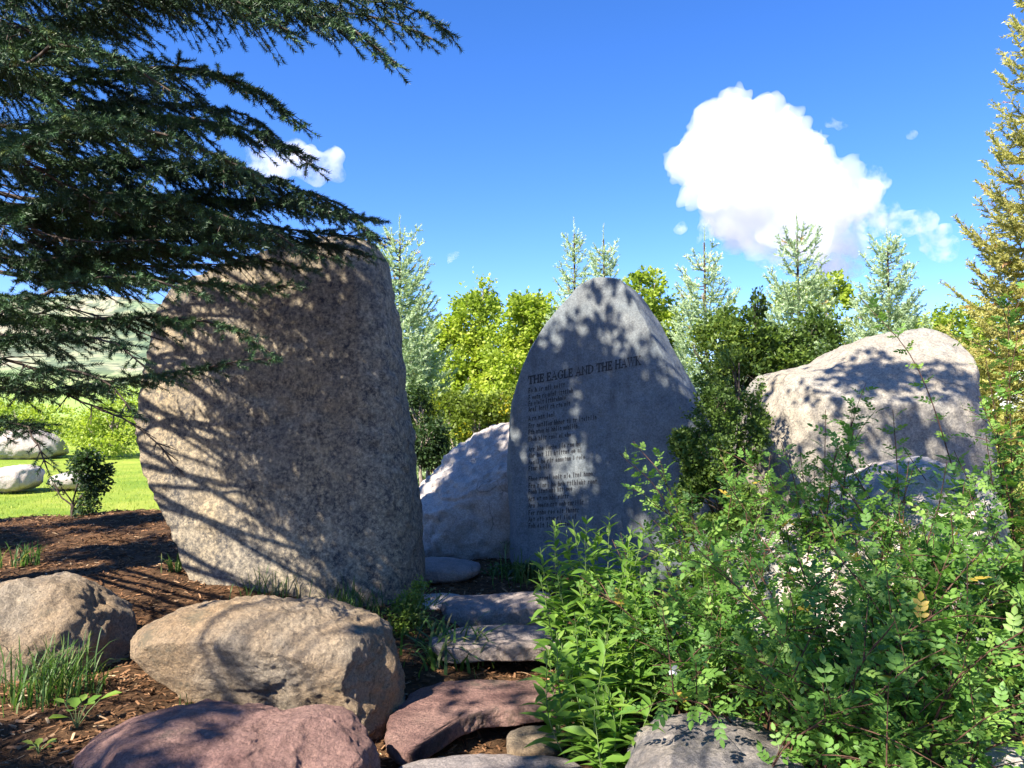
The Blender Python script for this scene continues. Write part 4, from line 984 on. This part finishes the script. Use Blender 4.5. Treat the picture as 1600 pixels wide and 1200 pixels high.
tuft("grass_tuft", "small grass tuft under the long tan boulder, above the red rock", 352, 1098, 3.45, 30, .11, 607, .004, GG, spread=.05)
tuft("grass_tuft", "few blades of grass under the left belly of the long tan boulder", 292, 1075, 3.6, 12, .10, 608, .003, GG, spread=.02)
tuft("strap_leaf_plant", "strap-leaved clump arching over the steps beside the feathery bush", 705, 1030, 4.65, 80, .30, 609, .011, None, spread=.12, lean=.9)
tuft("grass_tuft", "tall thin grass at the left foot of the inscribed stone", 818, 895, 6.4, 40, .32, 610, .005, GG, spread=.12)

def sprout(label, px, py, Y, n_, size, h, seed, mat=M_LANCE):
    r = np.random.default_rng(seed); q = P(px, py, Y); bz = gh(q[0], Y); o = thing("sprout", label, "plant", (q[0], Y, bz)); st = Buf(); bf = Buf()
    for i in range(n_):
        a = i * 2.4 + r.uniform(-.3, .3); d = np.array([math.cos(a), math.sin(a), 0]); b0 = np.array([q[0], Y, bz]); t = b0 + d * h * r.uniform(.2, .7) + [0, 0, h * r.uniform(.4, 1)]
        tube(st, np.array([b0, (b0 + t) / 2 + [0, 0, .01], t]), .0022, .0012, 4)
        inst(bf, OVAL, t[None], frames(np.array([d + [0, 0, .25]])), np.array([size * r.uniform(.7, 1.2)]), np.array([r.uniform(.4, .95)]))
    st.build("stem", M_STEM, o); bf.build("leaves", mat, o)
sprout("broad-leaved light green weed in the mulch above the red rock", 120, 1120, 3.3, 8, .075, .13, 701)
sprout("leafy seedling on the path below the purplish-red step, nearer the small tan stone", 775, 1160, 3.4, 12, .05, .07, 702)
sprout("leafy seedling on the path below the purplish-red step, at its left", 715, 1165, 3.4, 10, .045, .06, 703)
sprout("tiny weed in the bottom left corner beside the red rock", 60, 1190, 3.05, 8, .04, .05, 704, M_MIDG)

# mulch chips and twigs
r = np.random.default_rng(55); nC = 52000
cx = r.uniform(-6.0, 1.0, nC); cyy = 2.6 + 7.0 * r.random(nC) ** 1.3
cz = ground_h(cx, cyy) + r.uniform(.0, .012, nC); ok = np.ones(nC, bool)
Pn = np.stack([cx, cyy, cz], 1); a = r.uniform(0, 6.28, nC); D = np.stack([np.cos(a), np.sin(a), r.normal(0, .22, nC)], 1)
chip = (np.array([(-.5, 0, 0), (.5, 0, 0), (.4, 1, 0), (-.4, 1, 0), (0, 0, .5), (0, 1, .5)]), np.array([(0, 1, 2, 3), (0, 4, 5, 3), (4, 1, 2, 5)]))
ln = r.uniform(.015, .055, nC); sc = np.stack([ln * r.uniform(.12, .3, nC), ln, ln * .15], 1)
M_CHIP = leafmat("bark_chips", [(0.0, (0.028, 0.017, 0.009)), (0.55, (0.15, 0.075, 0.036)), (0.85, (0.30, 0.165, 0.085)), (1.0, (0.42, 0.30, 0.18))], 0.0, .9, .1)
bf = Buf(); inst(bf, chip, Pn, frames(D, r.normal(0, .5, nC)), sc, np.clip(r.normal(.5, .24, nC), 0, 1))
o = bf.build("bark_mulch", M_CHIP); tag(o, "reddish-brown bark chips and twigs covering the bank and path", "mulch", None, "stuff")

# grass standing on the sunlit lawn
r = np.random.default_rng(56); nG = 16000
gx = r.uniform(-14, -2.5, nG); gy = 11.2 + 16 * r.random(nG) ** 1.5
blade = (np.array([(-.5, 0, 0), (.5, 0, 0), (0, 1, 0)]), np.array([(0, 1, 2)]))
D = np.stack([r.normal(0, .35, nG), r.normal(0, .35, nG), np.ones(nG)], 1); bf = Buf()
inst(bf, blade, np.stack([gx, gy, ground_h(gx, gy) + .03], 1), frames(D, r.uniform(0, 6.28, nG)), np.stack([np.full(nG, .018), r.uniform(.05, .11, nG), np.ones(nG)], 1), r.random(nG))
o = bf.build("lawn_grass", M_LIME); tag(o, "bright sunlit grass blades on the lawn at left", "grass", None, "stuff")

# ------------------------------------------------------------------ pale building at right
def boxv(x0, x1, y0, y1, z0, z1):
    V = [(x, y, z) for z in (z0, z1) for y in (y0, y1) for x in (x0, x1)]
    return np.array(V, float), [(0, 2, 3, 1), (4, 5, 7, 6), (0, 1, 5, 4), (2, 6, 7, 3), (0, 4, 6, 2), (1, 3, 7, 5)]
a = P(1470, 600, 42); b_ = P(1640, 600, 42); zt = P(1500, 558, 42)[2]; ze = P(1500, 545, 42)[2]
bo = thing("building", "low white building seen past the right end of the large smooth boulder", "building", (a[0], 42, 0))
bf = Buf(); bf.add(*boxv(a[0], b_[0], 42, 48, -.5, zt)); bf.build("wall", plain("white_wall", (.74, .72, .68)), bo)
bf = Buf(); bf.add(*boxv(a[0] - .5, P(1543, 600, 42)[0], 41.4, 48.6, zt + .003, ze)); bf.build("roof", plain("mauve_roof", (.42, .36, .40)), bo)

# ------------------------------------------------------------------ clouds
def cloudmat(name, dens, rag=0.0):
    m = bpy.data.materials.new(name); m.use_nodes = True; n = m.node_tree.nodes; l = m.node_tree.links
    n.remove(n['Principled BSDF']); v = n.new("ShaderNodeVolumePrincipled")
    v.inputs['Color'].default_value = (.95, .946, .965, 1); v.inputs['Density'].default_value = dens; v.inputs['Anisotropy'].default_value = 0.1
    if rag:
        tc = N(n, "ShaderNodeTexCoord"); no = N(n, "ShaderNodeTexNoise", Scale=rag, Detail=5.0, Roughness=0.65); l.new(tc.outputs['Object'], no.inputs['Vector'])
        mr = N(n, "ShaderNodeMapRange"); mr.inputs['From Min'].default_value = .46; mr.inputs['From Max'].default_value = .70; mr.inputs['To Max'].default_value = dens; l.new(no.outputs[0], mr.inputs[0])
        l.new(mr.outputs[0], v.inputs['Density'])
    l.new(v.outputs[0], n['Material Output'].inputs['Volume']); return m
def cloud(label, blobs, Y, mat, seed, amp=1.0, vox=5.0):
    import bmesh
    bm = bmesh.new(); k = Y / FPX
    for px, py, rp in blobs:
        q = P(px, py, Y + random.Random(px * 7 + py).uniform(-.4, .4) * rp * k)
        res = bmesh.ops.create_icosphere(bm, subdivisions=3, radius=rp * k)
        bmesh.ops.translate(bm, verts=res['verts'], vec=Vector(q))
    me = bpy.data.meshes.new("cloud_tmp"); bm.to_mesh(me); bm.free(); t = bpy.data.objects.new("cloud_tmp", me); COL.objects.link(t)
    md = t.modifiers.new("r", 'REMESH'); md.mode = 'VOXEL'; md.voxel_size = vox
    ev = t.evaluated_get(bpy.context.evaluated_depsgraph_get()); em = bpy.data.meshes.new_from_object(ev)
    nv = len(em.vertices); V = np.empty(nv * 3, np.float32); em.vertices.foreach_get("co", V); V = V.reshape(-1, 3).astype(float)
    Nn = np.empty(nv * 3, np.float32); em.vertices.foreach_get("normal", Nn); Nn = Nn.reshape(-1, 3)
    F = np.array([p_.vertices[:] for p_ in em.polygons if len(p_.vertices) == 4]); F3 = [p_.vertices[:] for p_ in em.polygons if len(p_.vertices) == 3]
    s_ = 1 / (38 * k); bill = 0; a_ = 1.0
    for o_ in range(5):
        bill = bill + a_ * (2.2 * np.abs(vnoise(V * s_ + seed + o_ * 9)) - .5); a_ *= .5; s_ *= 2.2
    V = V + Nn * (bill * 15 * k * amp)[:, None]
    em.vertices.foreach_set("co", V.astype(np.float32).ravel()); em.update(); t.data = em; md.voxel_size = vox * .8
    ev = t.evaluated_get(bpy.context.evaluated_depsgraph_get()); e2 = bpy.data.meshes.new_from_object(ev)
    V = np.empty(len(e2.vertices) * 3, np.float32); e2.vertices.foreach_get("co", V); V = V.reshape(-1, 3).astype(float)
    F = np.array([p_.vertices[:] for p_ in e2.polygons if len(p_.vertices) == 4]); F3 = [p_.vertices[:] for p_ in e2.polygons if len(p_.vertices) == 3]
    bpy.data.objects.remove(t); bpy.data.meshes.remove(me); bpy.data.meshes.remove(em); bpy.data.meshes.remove(e2)
    c_ = V.mean(0)
    o = link_mesh("cloud", V - c_, [F] + ([np.array(F3)] if F3 else []), mat, None, True); o.location = c_
    return tag(o, label, "cloud")
MC = cloudmat("cumulus_vapour", 0.022); MW = cloudmat("thin_cloud_vapour", 0.05, .028); MW2 = cloudmat("wisp_vapour", 0.05, .06)
cloud("big white heaped cumulus cloud in the blue sky", [(1152, 178, 34), (1122, 215, 38), (1180, 200, 36), (1082, 248, 36), (1130, 265, 60), (1200, 250, 62), (1160, 320, 65), (1240, 300, 66), (1290, 290, 42), (1330, 298, 26), (1270, 350, 56), (1210, 355, 45), (1310, 375, 28), (1295, 400, 26)], 900, MC, 3.0, 1.15, 3.2)
cloud("ragged thin cloud just right of the big cumulus", [(1395, 335, 14), (1420, 345, 18), (1445, 355, 20), (1460, 370, 15), (1385, 350, 10), (1470, 385, 10)], 900, MW2, 5.0, .7, 4.0)
cloud("tattered cloud scraps under the left side of the big cumulus", [(1130, 365, 14), (1155, 375, 18), (1175, 380, 14), (1105, 355, 9), (1065, 355, 8), (1185, 410, 12), (1215, 405, 12), (1090, 375, 9), (1310, 405, 30), (1345, 340, 26), (1360, 300, 20), (1290, 420, 22)], 900, MW2, 6.0, .7, 4.0)
cloud("white cloud peeping out from the spruce boughs at left", [(480, 255, 30), (505, 262, 26), (450, 250, 30), (515, 245, 16), (415, 240, 30)], 900, MW, 7.0, .8, 5.0)
cloud("tiny round cloud puff right of the tallest stone", [(704, 402, 10), (712, 400, 8)], 900, MW2, 8.0, .5, 3.0)
cloud("small flat cloud puff high right of the big cumulus", [(1300, 193, 8), (1312, 195, 10), (1325, 197, 6)], 900, MW2, 9.0, .5, 3.0)
cloud("faintest cloud wisp, farthest right in the sky", [(1420, 215, 6), (1426, 209, 6)], 900, MW2, 10.0, .5, 3.0)
print("rose leaves", tot_l)
